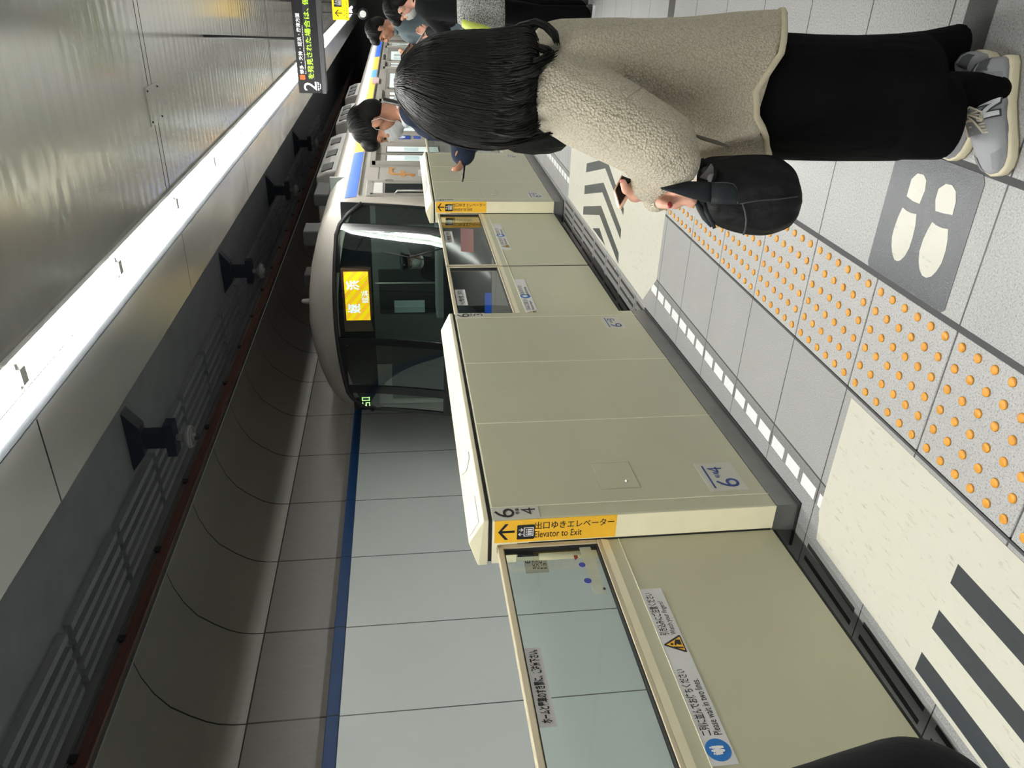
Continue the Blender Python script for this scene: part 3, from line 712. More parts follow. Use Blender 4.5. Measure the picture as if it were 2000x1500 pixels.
# ================================================================ HANGING SIGNS
def hang_rods(t, xs, y, z):
    for x in xs: MB().cap((x, y, z), (x, y, 3.05), .011, .011, 10).build('hanger_rod', M['black'], t)
YS = 7.0
t = thing('hanging_sign', 'black hanging train sign with a large white 2 and running green text', 'sign', (-.2, YS, 2.1))
X0s, X1s, zt, zb = -1.012, .75, 2.315, 2.135
MB().box(X0s, X1s, YS, YS + .16, zb - .035, zt + .01).build('case', M['black'], t, bevel=.006)
MB().box(X0s + .006, X1s - .006, YS - .002, YS, zb, zt).build('face', plain('sign_face', (.009, .010, .012, 1), .5), t)
MB().box(X0s, X1s, YS - .012, YS + .01, zb - .036, zb - .004).build('lower_lip', plain('sign_lip', (.10, .105, .115, 1), .4), t)
MB().box(X0s + .112, X1s - .05, YS - .004, YS - .001, 2.188, 2.240).build('led_strip', M['led_panel'], t)
w = MB(); write(w, '2', V((X0s + .022, YS - .004, 2.175)), EX, EZ, .070, .105, .0); w.build('white_lettering', M['led_white'], t); w = MB(); write(w, 'のりば', V((X0s + .022, YS - .004, 2.154)), EX, EZ, .070, .015, .03); w.build('white_lettering', M['led_white'], t); w = MB(); write(w, 'Track', V((X0s + .034, YS - .004, 2.140)), EX, EZ, .045, .010, .03)
w.build('white_lettering', M['led_white'], t); w = MB(); write(w, '博多・天神・姪浜・唐津方面', V((X0s + .152, YS - .004, 2.268)), EX, EZ, .455, .034, .012)
w.build('white_lettering', M['led_white'], t); w = MB(); write(w, 'for Hakata/Tenjin/Meinohama/Karatsu', V((X0s + .152, YS - .004, 2.247)), EX, EZ, .365, .013, .0)
w.build('white_lettering', M['led_white'], t)
MB().box(X0s + .108, X0s + .144, YS - .005, YS - .001, 2.264, 2.304).build('line_square', M['led_red'], t)
for a, tx, b in ((.114, 'を発見された', .318), (.440, '場合は、', .205), (.668, '係員', .105)): w = MB(); write(w, tx, V((X0s + a, YS - .005, 2.190)), EX, EZ, b, .048, .008); w.build('running_text', M['led_sign'], t)
hang_rods(t, (-.6, .4), YS + .08, 2.31)
YS2 = 12.0
t = thing('hanging_sign', 'small yellow hanging sign with an up arrow and a white lift symbol', 'sign', (-.5, YS2, 2.16))
MB().box(-.765, .1, YS2, YS2 + .10, 2.155, 2.375).build('case', M['sign_lit'], t, bevel=.008)
w = MB(); arrow(w, V((-.72, YS2 - .001, 2.245)), EX, EZ, .085, .10); write(w, 'エレベーター', V((-.73, YS2 - .002, 2.205)), EX, EZ, .40, .024, .01); write(w, 'Elevator', V((-.73, YS2 - .002, 2.175)), EX, EZ, .30, .018); w.build('lettering', M['black'], t)
b = MB(); w = MB(); elevator_icon(b, V((-.60, YS2 - .001, 2.245)), EX, EZ, .105, 0, 1); b.build('pictogram', [M['white'], M['black']], t)
hang_rods(t, (-.55, -.1), YS2 + .05, 2.37)
# round fitting on a rod from the ceiling
c = at(709, 27, Y=14.0)
t = thing('ceiling_fitting', 'small round white-faced fitting on a thin rod below the ceiling', 'ceiling fitting', c)
MB().cap((c.x, c.y, c.z + .08), (c.x, c.y, 3.05), .012, .012, 8).build('rod', M['black'], t)
m = MB(); m.tube([(c.x, c.y - .05, c.z), (c.x, c.y + .05, c.z)], .085, 20); m.build('rim', M['black'], t)
disc(MB(), (c.x, c.y - .0505, c.z), EX, EZ, .052, l=.004).build('face', plain('fitting_face', (.75, .75, .75, 1), .4), t)

# ================================================================ OVERHEAD LINE
t = thing('overhead_rail', 'long overhead power rail with a red-brown edge above the train', 'overhead rail', (-3.8, 10, 3.3))
MB().box(-3.86, -3.80, Y0, Y1 - .5, 3.335, 3.352).box(-3.845, -3.815, Y0, Y1 - .5, 3.26, 3.34).build('conductor_bar', M['rail_alu'], t)
MB().box(-3.8148, -3.806, Y0, Y1 - .5, 3.262, 3.31).box(-3.845, -3.815, Y0, Y1 - .5, 3.245, 3.26).build('contact_wire', M['rail_red'], t)
y = Y0 + 12.2
while y < 20: MB().box(-3.85, -3.797, y, y + .05, 3.30, 3.345).build('clamp', M['black'], t); y += .84
for i, y in enumerate((1.9, 6.13, 10.36, 14.6, 18.8)):
    t = thing('rail_hanger', 'dark bracket with grey insulator above the overhead rail, %s from the near end' % ordinal(i), 'bracket', (-3.82, y, 3.37), group='brackets of the overhead rail')
    m = MB()
    m.tube([(-3.82, y, z) for z in (3.43, 3.445, 3.47, 3.50)], [.098, .105, .10, .05], 24); m.tube([(-3.82 + .085 * math.cos(k * .2618), y + .085 * math.sin(k * .2618), 3.425) for k in range(25)], .012, 6)
    m.cap((-3.82, y, 3.42), (-3.82, y, 3.54), .032, .032, 12).build('insulator', M['insul'], t)
    m = MB(); m.box(-3.98, -3.66, y - .07, y + .07, 3.56, 3.64).box(-3.90, -3.74, y - .05, y + .05, 3.64, 3.955)
    m.prism([(-.30, 0), (.30, 0), (.14, -.12), (-.14, -.12)], V((-3.82, y - .07, 3.957)), EX, EZ, V((0, .14, 0))); m.build('bracket', M['navy_steel'], t)
    MB().box(-3.835, -3.805, y - .03, y + .03, 3.353, 3.40).build('grip', M['rail_alu'], t)

# ================================================================ TRAIN
TX, HW = -3.78, 1.385
TR = thing('train', 'silver train with a black front, lit destination panel and a blue and orange roofline band', 'train', (TX, 8.45, -1.15))
half = [(1.36, -.85), (1.385, -.4), (1.385, .6), (1.385, 1.5), (1.378, 1.98), (1.362, 2.11), (1.335, 2.21), (1.27, 2.31), (1.15, 2.395), (.95, 2.48), (.66, 2.56), (.35, 2.61), (0, 2.63)]
PROF = half + [(-x, z) for x, z in half[-2::-1]]
def fy(x, z): return 8.33 + .17 * x * x + .22 * (z - 1.5) - .08 * (z - 1.5) ** 2 if z > .6 else 8.33 + .17 * x * x - .263          # the curved, slightly raked nose
def shell(name, mat, ya, yb, parent, th=.03):
    m = MB(); out = [V((TX + x, 0, z)) for x, z in PROF]; inn = [V((TX + x * (1 - th / HW), 0, z - (th if z > 1 else 0) * (1 if z > 1 else 0))) for x, z in PROF]
    ring = out + inn[::-1]
    m.loft([[p + V((0, y, 0)) for p in ring] for y in (ya, yb)], True); return m.build(name, mat, parent)
CAR = 28.6
sh = shell('car_body', M['train'], 8.90, CAR, TR)
MB().box(TX - HW + .04, TX + HW - .04, 8.8, CAR, -.25, -.02).build('underframe', M['train_grey'], TR)
for y in (10.4, 24.8):
    for dy in (0, 2.1):
        m = MB()
        for x in (-3.25, -4.31): m.tube([(x - .06, y + dy, -.56), (x + .06, y + dy, -.56)], .42, 24)
        m.tube([(-4.3, y + dy, -.56), (-3.26, y + dy, -.56)], .07, 10).build('wheelset', M['rail_alu'], TR)
# front: rounded silver ring around the black face
def scaledprof(kx, kz0, kz1):                                     # widths scaled, top lowered
    return [(x * kx, z if z < 1.6 else 1.6 + (z - 1.6) * kz1) for x, z in PROF]
r0 = [V((TX + x, 8.91, z)) for x, z in PROF]
r1 = [V((TX + x * .998, max(fy(x, z) + .06, 8.72 - .12 * (1.385 - abs(x))), z if z < 1.6 else z - .006)) for x, z in PROF]
r2 = [V((TX + x * .992, fy(x, z) + .05, z if z < 1.6 else 1.6 + (z - 1.6) * .965)) for x, z in PROF]
r3 = [V((TX + x * .985, fy(x, z) + .012, z if z < 1.6 else 1.6 + (z - 1.6) * .87)) for x, z in PROF]
r4 = [V((TX + x * .980, fy(x, z) + .002, z if z < 1.6 else 1.6 + (z - 1.6) * .66)) for x, z in PROF]
m = MB(); m.loft([r0, r1, r2, r3, r4], True, False, False); m.build('front_ring', M['train_front'], TR)
def face_panel(name, mat, xa, xb, za, zb, off, parent, nx=10, nz=6, th=.012, ztop=None):
    """A curved piece of the nose between xa..xb and za..zb."""
    m = MB(); rows = []
    for j in range(nz + 1):
        rows.append([])
        for i in range(nx + 1):
            x = xa + (xb - xa) * i / nx; zz = zb if ztop is None else min(zb, ztop(x)); z = za + (zz - za) * j / nz
            rows[-1].append(V((TX + x, fy(x, z) + off, z)))
    m.loft(rows, True, False, False)
    m.loft([[p + V((0, th, 0)) for p in r] for r in rows], True, False, False)
    edge = [rows[0], rows[-1]]
    for r in edge: m.loft([r, [p + V((0, th, 0)) for p in r]], False, False, False)
    for i in (0, -1): c = [r[i] for r in rows]; m.loft([c, [p + V((0, th, 0)) for p in c]], False, False, False)
    return m.build(name, mat, parent)
def ztop(x):
    a = abs(x)
    return 2.305 - .06 * (a / .95) ** 2 if a < .95 else 2.245 - .33 * ((a - .95) / .42) ** 2.2
HX = 1.358
MKz = 1.02
face_panel('front_apron', M['mask_black'], -HX, HX, -.75, MKz, .0, TR, 16, 6)
# black frame bars between the panes
for nm, xa, xb, za, zb in (('pillar', 1.075, 1.145, MKz, 3), ('pillar', -.275, -.185, MKz, 3), ('pillar', -1.03, -.90, MKz, 3), ('window_header', -HX, HX, 2.03, 3), ('side_pillar', 1.335, HX, MKz, 3), ('side_pillar', -HX, -1.30, MKz, 3), ('gasket', -HX, HX, MKz, 1.06)):
    if nm == 'window_header':
        for a, b in ((-HX, -.9), (-.9, -.185), (.61, 1.08), (1.08, HX)): face_panel('window_header', M['mask_black'], a, b, 2.19 if (a < -.95 or a > 1) else 2.225, 3, .001, TR, 8, 2, .014, ztop)
    else: face_panel(nm, M['mask_black'], xa, xb, za, zb, -.004, TR, 3 if nm != 'gasket' else 16, 8, .03, None if nm == 'gasket' else ztop)
m = MB(); m.tube([(TX + x, fy(x, ztop(x)) + .0, ztop(x) + .012) for x in [HX * (i / 24 * 2 - 1) for i in range(25)]], .024, 8); m.build('gasket', M['rubber'], TR)
for nm, xa, xb in (('windscreen', -.185, 1.075), ('corner_pane', 1.145, 1.335), ('door_pane', -.90, -.275), ('left_pane', -1.30, -1.03)):
    face_panel(nm, M['cab_glass'], xa, xb, 1.06, 3, .006, TR, 10, 8, .006, ztop)
face_panel('header_mask', plain('header_black', (.006, .007, .010, 1), .8, spec=.1), -HX, HX, 1.865, 3, .085, TR, 16, 3, .006, ztop)
# destination panel and running number behind the glass
yd = fy(.2, 2.05) + .045
_a, _b = at(718.5, 531, Y=yd), at(677, 626, Y=yd); dx0, dx1, dz0, dz1 = _b.x - TX, _a.x - TX, _a.z, _b.z; db = MB().box(TX + dx0 - .15, TX + dx1 + .03, yd + .012, yd + .10, dz0 - .03, dz1 + .03).build('display_box', M['disp_frame'], TR)
dp = MB().box(TX + dx0, TX + dx1, yd, yd + .012, dz0, dz1).build('destination_panel', M['display'], db)
w = MB(); DW, DH = dx1 - dx0, dz1 - dz0; DO = lambda a, b: V((TX + dx0 + a * DW, yd - .001, dz0 + b * DH))
write(w, '姪', DO(.15, .38), EX, EZ, .20 * DW, .54 * DH, .03); w.build('lettering', M['disp_white'], db); w = MB(); write(w, '浜', DO(.63, .38), EX, EZ, .20 * DW, .54 * DH, .03); w.build('lettering', M['disp_white'], db); w = MB()
write(w, '姪浜', DO(.36, .03), EX, EZ, .26 * DW, .29 * DH, .02); w.build('lettering', M['disp_white'], db)
yn = fy(-1.15, 2.0) + .04
MB().box(TX - 1.30, TX - .98, yn + .01, yn + .05, 1.93, 2.15).build('number_box', M['mask_black'], TR)
def seg7(mb, ch, o, w, h, t):
    on = {'5': 'afgcd', '0': 'abcdef'}[ch]; P = {'a': (0, h - t, w, h), 'b': (w - t, h / 2, w, h), 'c': (w - t, 0, w, h / 2), 'd': (0, 0, w, t), 'e': (0, 0, t, h / 2), 'f': (0, h / 2, t, h), 'g': (0, h / 2 - t / 2, w, h / 2 + t / 2)}
    for s in on: x0, z0, x1, z1 = P[s]; mb.box(o.x + x0, o.x + x1, o.y - .001, o.y + .002, o.z + z0, o.z + z1)
w = MB(); _n = at(723, 793, Y=yn); seg7(w, '5', V((_n.x, yn + .008, _n.z)), .052, .098, .012); seg7(w, '0', V((_n.x + .075, yn + .008, _n.z)), .052, .098, .012); w.build('running_number', M['led_green'], TR)
# cab interior
MB().box(TX - 1.33, TX + 1.33, 10.0, 10.04, -.02, 2.4).build('cab_bulkhead', M['cabin'], TR)
bk = MB().box(TX - .55, TX + .10, 9.985, 9.999, .1, 1.85).box(TX + .72, TX + 1.22, 9.985, 9.999, 1.0, 1.85).build('bulkhead_windows', M['cabin_dark'], TR)
MB().box(TX + .2, TX + 1.0, 9.0, 9.25, 2.40, 2.43).build('cab_fill_lamp', emit('cab_fill_lamp', (.9, 1, .9, 1), 9.0), TR)  # unseen lamp added above the glass line to brighten the cab
MB().box(TX - .10, TX + 1.1, 8.75, 9.15, .1, 1.12).build('driver_desk', M['cabin'], TR, bevel=.03)
MB().box(TX - 1.33, TX - .95, 8.95, 9.9, .1, 1.70).build('equipment_locker', M['cabin_dark'], TR, bevel=.01)
MB().cap((TX + .44, 8.60, 1.15), (TX + .44, 8.60, 1.83), .012, .012, 8).build('cab_handrail', M['steel'], TR)
m = MB(); m.box(TX - .24, TX - .08, 9.3, 9.32, 1.25, 1.64); m.box(TX - .17, TX - .155, 9.29, 9.30, 1.25, 1.64).build('papers', M['mask_teal'], TR)
m = MB(); m.tube([(TX + .62, 9.4, 1.10), (TX + .62, 9.55, 1.35), (TX + .62, 9.58, 1.42)], [.16, .17, .10], 14); m.build('driver_seat', M['cabin_dark'], TR)
# lower nose behind the near doors: grey valance, tail lights and coupler
face_panel('nose_valance', M['train_grey'], -HX + .1, HX - .1, .30, .52, -.012, TR, 14, 2)
face_panel('blue_panel', M['blue_band'], -.9, .5, .52, .60, -.012, TR, 10, 1)
for x in (-1.05, 1.05): face_panel('tail_lamp', M['red_dot'], x - .12, x + .12, .72, .86, -.014, TR, 4, 2)
# wiper
m = MB(); m.tube([(TX + .95, fy(.95, 1.05) - .02, 1.05), (TX + .82, fy(.82, 1.45) - .025, 1.45)], .008, 6); m.tube([(TX + .80, fy(.8, 1.2) - .015, 1.20), (TX + .86, fy(.86, 1.75) - .015, 1.75)], .006, 6); m.build('wiper', M['rubber'], TR)
# right-hand side of the car: everything stands on the side plane
SX = TX + HW
def side(name, mat, ya, yb, za, zb, t0=0., t1=.008, bevel=0): return MB().box(SX + t0, SX + t1, ya, yb, za, zb).build(name, mat, TR, bevel=bevel)
# coloured band along the top of the side follows the shoulder
def band(name, mat, ya, yb, za=2.02, zb=2.15, slant=0.):
    m = MB(); pr = [(1.378, 1.98), (1.362, 2.11), (1.335, 2.21)]
    def px(z):
        for (xa, z_a), (xb, z_b) in zip(pr, pr[1:]):
            if z <= z_b: return xa + (xb - xa) * (z - z_a) / (z_b - z_a)
        return pr[-1][0]
    rows = [[V((TX + px(z) + .005, y + (slant * (z - za) / (zb - za)), z)) for z in [za + (zb - za) * j / 4 for j in range(5)]] for y in (ya, yb)]
    m.loft(rows, True, False, False); m.loft([[p + V((-.004, 0, 0)) for p in r] for r in rows], True, False, False); return m.build(name, mat, TR)
for mt, a, b in (('blue_band', 8.93, 11.3), ('orange_band', 11.3, 13.0), ('blue_band', 13.0, 15.2), ('orange_band', 15.2, 19.3), ('cyan_band', 19.3, 20.7), ('orange_band', 20.7, 23.6)): band('roofline_band', M[mt], a, b)
band('roofline_band', M['blue_band'], 23.6, 28.5)
side('rain_gutter', M['steel'], 8.95, CAR, 1.985, 2.0, 0, .014)
side('belt_line', M['gap'], 9.7, CAR, 1.781, 1.786, 0, .0015)
def ringbox(m, ya, yb, za, zb, w, t): m.box(SX, SX + t, ya, yb, zb - w, zb).box(SX, SX + t, ya, ya + w, za, zb).box(SX, SX + t, yb - w, yb, za, zb).box(SX, SX + t, ya, yb, za, za + w); return m
# crew door
cd = MB().box(SX, SX + .006, 8.92, 9.62, -.1, 1.915).build('crew_door', M['train_grey'], TR, bevel=.004)
ringbox(MB(), 8.97, 9.52, .05, 1.862, .028, .016).build('door_frame', M['train'], cd)
MB().box(SX + .004, SX + .013, 9.0, 9.49, 1.72, 1.84).build('top_panel', plain('light_grey', (.62, .62, .60, 1), .4), cd, bevel=.003)
MB().box(SX + .004, SX + .010, 9.03, 9.46, 1.0, 1.70).build('window_pane', M['pane_dark'], cd, bevel=.003)
MB().box(SX + .006, SX + .03, 9.54, 9.57, 1.60, 1.70).build('door_handle', M['steel'], cd)
m = MB(); m.tube([(SX + .012, 8.97, 1.05), (SX + .05, 8.97, 1.08), (SX + .05, 8.97, 1.55), (SX + .012, 8.97, 1.58)], .012, 8); m.build('grab_rail', M['steel'], TR)
# passenger doors
for i, yc in enumerate((11.07, 16.3, 21.45, 26.8)):
    pd = MB().box(SX, SX + .004, yc - .72, yc + .72, -.05, 1.912).build('passenger_door', M['train_grey'], TR)
    ringbox(MB(), yc - .62, yc + .62, -.05, 1.88, .045, .05).build('door_frame', M['train'], pd)
    for s in (-1, 1):
        lf = MB().box(SX + .002, SX + .012, yc + (.004 if s > 0 else -.57), yc + (.57 if s > 0 else -.004), 0, 1.83).build('door_leaf', M['train'], pd, bevel=.004)
        a = yc + (.12 if s > 0 else -.45); b = a + .33
        MB().box(SX + .006, SX + .020, a - .015, b + .015, .95, 1.705).build('window_frame', M['rubber'], lf, bevel=.004)
        MB().box(SX + .010, SX + .022, a, b, .965, 1.69).build('window_pane', M['pane'], lf)
        MB().box(SX + .0205, SX + .0235, a + .05, b - .05, 1.25, 1.45).build('door_sticker', M['mask_teal'], lf)
    MB().box(SX + .001, SX + .014, yc - .003, yc + .003, 0, 1.83).build('door_gap', M['gap'], pd)
# windows between doors
for ya, yb in ((12.75, 14.2), (17.5, 19.9), (22.7, 25.0)):
    wf = ringbox(MB(), ya - .03, yb + .03, .95, 1.755, .05, .012).build('side_window', M['train_grey'], TR)
    MB().box(SX + .001, SX + .006, ya, yb, .99, 1.73).build('window_pane', M['pane'], wf)
    for k in range(2): MB().box(SX + .006, SX + .0075, ya + .25 + k * .75, ya + .75 + k * .75, 1.30, 1.62).build('poster', M['sticker'] if k else M['mask_teal'], wf)
# logo letter and car number
m = MB(); yf, zf = 9.82, 1.365
fpts = [(.02, 0), (.12, -.01), (.17, .035), (.17, .12), (.30, .12), (.30, .17), (.17, .17), (.17, .235), (.22, .275), (.40, .28), (.40, .25), (.47, .25), (.47, .31), (.42, .325), (.20, .325), (.10, .275), (.09, .17), (.0, .17), (.0, .12), (.09, .12), (.09, .055), (.02, .045)]
m.prism([(p[0], p[1]) for p in fpts], V((SX + .001, yf, zf - .03)), EY, EZ, EX * .006); m.build('logo_letter', M['logo'], TR)
m = MB(); write(m, '1506', V((SX + .002, 9.86, 1.235)), EY, EZ, .36, .055, .05); m.build('car_number', M['sticker'], TR)
p = side('car_plate', M['blue_icon'], 12.16, 12.42, 1.345, 1.745, .001, .008)
p.data.materials[0] = plain('plate_blue', srgb(42, 70, 150), .35)
w = MB(); write(w, '6', V((SX + .008, 12.19, 1.42)), EY, EZ, .20, .29, .02); w.build('lettering', M['white'], p)
p = side('priority_sticker', M['disp_white'], 12.2, 12.4, 1.19, 1.30, .001, .006); p.data.materials[0] = p.data.materials[0].copy() if False else plain('plate_blue_small', srgb(50, 84, 165), .35)
side('route_panel', plain('route_pink', (.62, .46, .48, 1), .35), 18.15, 18.95, 1.94, 2.08, .0, .03)
m = MB()
for y in (22.9, 23.6): m.cap((SX, y, 1.88), (SX + .02, y, 1.88), .045, .04, 14)
m.build('side_lamp', M['black'], TR)
# things on the roof
for i, (ya, yb) in enumerate(((11.96, 14.9), (16.2, 18.3), (19.5, 21.5))):
    zr = 2.78
    u = MB(); u.loft([[V((TX + x, y, z)) for x, z in ((.98, 2.36), (.93, 2.62), (.86, zr), (-.86, zr), (-.93, 2.62), (-.98, 2.36))] for y in (ya, yb)], False); un = u.build('roof_unit', M['roof_unit'], TR, bevel=.03)
    for k in range(3): MB().obox((TX + .925, ya + .35 + (yb - ya - .6) * k / 2.4, 2.63), EY, V((-.30, 0, 1)).normalized(), V((1, 0, .30)).normalized(), .22, .085, .012).build('louvre', M['gap'], un)
MB().box(TX + .86, TX + 1.02, 10.35, 11.0, 2.45, 2.66).build('roof_aerial', M['roof_box'], TR, bevel=.02)
MB().box(TX + .78, TX + .96, 8.95, 9.3, 2.40, 2.66).build('roof_box', M['roof_box'], TR, bevel=.015)
MB().box(TX + .16, TX + .33, 9.2, 9.5, 2.52, 2.73).build('roof_box', M['roof_box'], TR, bevel=.015)
MB().cap((TX - .02, 9.2, 2.55), (TX - .02, 9.2, 2.76), .05, .03, 12).build('roof_aerial', M['roof_unit'], TR)
m = MB(); m.cap((TX + .02, 8.70, 2.58), (TX + .02, 8.62, 2.58), .012, .012, 8); m.build('roof_bolt', M['rubber'], TR)
# next car
T2 = thing('train', 'second car of the silver train, far along the platform', 'train', (TX, 29.0, -1.15))
_tr = TR
shell('car_body', M['train'], 29.0, Y1 - .6, T2)
MB().box(TX - 1.3, TX + 1.3, 29.0, 29.04, -.5, 2.3).build('car_end', M['train_grey'], T2)
MB().box(SX, SX + .006, 29.2, Y1 - .7, 2.02, 2.14).build('roofline_band', M['blue_band'], T2)
for yc in (31.5,):
    pd = MB().box(SX, SX + .01, yc - .65, yc + .65, 0, 1.9).build('passenger_door', M['train_grey'], T2)
    MB().box(SX + .009, SX + .014, yc - .5, yc - .1, .95, 1.7).box(SX + .009, SX + .014, yc + .1, yc + .5, .95, 1.7).build('window_panes', M['pane'], pd)
# ================================================================ PEOPLE
def Rz(a): return Matrix.Rotation(a, 3, 'Z')
def Rx(a): return Matrix.Rotation(a, 3, 'X')
def Ry(a): return Matrix.Rotation(a, 3, 'Y')
def head_vol(mb, c, R, s=1.):
    """Skull, jaw, nose, lips, ears: R turns the head (local +y is where it looks)."""
    e = lambda p, r, rot=None: mb.ell(V(c) + R @ (V(p) * s), [q * s for q in r], R @ (rot or Matrix.Identity(3)), 18, 12)
    e((0, -.012, .030), (.074, .093, .088)); e((0, .018, -.030), (.062, .070, .078)); e((0, .048, -.078), (.036, .034, .034))
    e((0, .062, .022), (.052, .026, .020))
    for x in (-.034, .034): e((x, .058, -.022), (.024, .024, .022))
    mb.cap(V(c) + R @ (V((0, .080, .010)) * s), V(c) + R @ (V((0, .100, -.026)) * s), .009 * s, .0125 * s, 10)
    for x in (-.012, .012): e((x, .092, -.030), (.009, .010, .008))
    e((0, .083, -.053), (.022, .010, .006)); e((0, .081, -.063), (.020, .010, .007))
    for x in (-1, 1):
        e((x * .078, -.006, -.006), (.009, .020, .032), Rz(x * -.35)); e((x * .076, .000, -.032), (.008, .012, .012))
def eyes(root, c, R, s=1., shut=False):
    for x in (-.031, .031):
        p = V(c) + R @ (V((x, .0775, .000)) * s)
        m = MB(); m.ell(p, [.0125 * s, .007 * s, .0045 * s if shut else .0065 * s], R, 12, 8); m.build('eye', M['black'] if shut else M['shirt'], root)
        if not shut: m = MB(); m.ell(p + R @ V((0, .0055 * s, 0)), [.0055 * s, .003 * s, .0055 * s], R, 10, 8); m.build('iris', M['black'], root)
        m = MB(); m.tube([V(c) + R @ (V((x + k * .016, .078 - abs(k) * .004 * (1 if x * k > 0 else 0), .021 - abs(k) * .003)) * s) for k in (-1, 0, 1)], [.002, .0032, .002], 6); m.build('eyebrow', M['hair'], root)
def face_mask(root, c, R, s=1., mat='mask'):
    m = MB(); rows = []; nx, nz = 18, 12
    for j in range(nz + 1):
        z = -.118 + .112 * j / nz; r = []
        for i in range(nx + 1):
            a = math.radians(-66 + 132 * i / nx); t = j / nz
            rx = .070 - .018 * (1 - t) ** 1.6; ry = (.098 + .014 * math.sin(math.pi * min(1, t * 1.05)) - .030 * (1 - t) ** 2) * (1 if abs(a) > .35 else 1 + .05 * math.cos(a * 4.4))
            pl = .0016 * math.sin(t * math.pi * 8) * math.cos(a)
            zz = z + (1 - math.cos(a)) * (-.02 if t > .5 else .035) * abs(t - .5) * 2
            r.append(V(c) + R @ (V(((rx + pl) * math.sin(a), .004 + (ry - .004 + pl) * math.cos(a), zz)) * s))
        rows.append(r)
    m.loft(rows, True, False, False)
    inner = [[p + (V(c) - p).normalized() * .003 for p in r] for r in rows]; m.loft(inner, True, False, False)
    mk = m.build('face_mask', M[mat], root)
    for x in (-1, 1):
        L = lambda *p: V(c) + R @ (V((x * p[0], p[1], p[2])) * s)
        b = MB(); b.tube([L(.066, .038, -.018), L(.078, .018, .010), L(.080, -.006, .024), L(.079, -.026, .008)], .0014, 6)
        b.tube([L(.056, .040, -.098), L(.074, .010, -.060), L(.079, -.018, -.034), L(.079, -.026, .008)], .0014, 6); b.build('ear_loop', M['shirt'], mk)
def hair_short(root, c, R, s=1., part=0., longer=0., strands=150, fringe=1.):
    m = MB(); e = lambda p, r: m.ell(V(c) + R @ (V(p) * s), [q * s for q in r], R, 18, 12)
    e((0, -.020, .048), (.084, .100, .084)); e((0, -.060, .000), (.072, .062, .075 + longer)); e((0, .050, .082), (.062, .052, .040))
    for x in (-.062, .062): e((x, -.012, .040), (.024, .058, .044)); e((x * 1.05, .012, .022), (.012, .016, .036))
    if fringe: e((.02, .082, .066), (.046, .026, .032)); e((-.03, .078, .070), (.034, .026, .030))
    hr = m.blob('hair', M['short_hair'], root, .007, 4)
    st = MB(); rnd = random.Random(int(abs(V(c).x * 1e4)))
    for _ in range(strands):
        a = rnd.uniform(0, 2 * math.pi); pts = []
        r0, reach = rnd.uniform(.1, .5), rnd.uniform(.95, 1.12)
        for k in range(7):
            t = r0 + (1.55 - r0) * k / 6 * (1 if math.cos(a) < .3 else .78) * reach
            pts.append(V(c) + R @ (V((.087 * math.sin(t) * math.sin(a + .25 * k / 6), -.020 + (.104 * math.sin(t)) * math.cos(a + .25 * k / 6), .046 + .088 * math.cos(t))) * s))
        st.tube(pts, [.0012, .0022, .0024, .0022, .002, .0014, .0006], 4)
    st.build('hair_strands', M['hair_strand'], hr); return hr
def hand_vol(mb, p, d, n, side, curl=.5, s=1., nails=None):
    """Palm, four bent fingers of unequal length and a thumb from the side of the palm."""
    d = V(d).normalized(); n = (V(n) - d * V(n).dot(d)).normalized(); w = d.cross(n) * side; p = V(p); tips = []
    R = Matrix((w, d, n)).transposed()
    mb.ell(p + d * .042 * s, [.040 * s, .050 * s, .017 * s], R, 14, 10)
    for i, L in enumerate((.94, 1.05, 1.0, .80)):
        b = p + d * .078 * s + w * (.028 - .019 * i) * s; dd = d.copy()
        for k, l in enumerate((.040, .026, .021)):
            a = curl * (.55 if k == 0 else .85); dd = (dd * math.cos(a) + n * math.sin(a)).normalized(); nn = n
            q = b + dd * l * L * s; mb.cap(b, q, (.0092 - .0007 * k) * s, (.0086 - .0007 * k) * s, 10)
            n2 = (n - dd * n.dot(dd)); n = n2.normalized() if n2.length > .05 else (-d); b = q
        tips.append((b, dd)); n = V(nn) if False else n
        n = (R @ V((0, 0, 1)))
    b = p + w * .030 * s + d * .012 * s; q = b + (d * .55 + w * .62 + n * .25).normalized() * .042 * s; mb.cap(b, q, .0135 * s, .0105 * s, 10)
    q2 = q + (d * .85 + w * .15 + n * .35).normalized() * .032 * s; mb.cap(q, q2, .0102 * s, .0085 * s, 10)
    return tips, q2
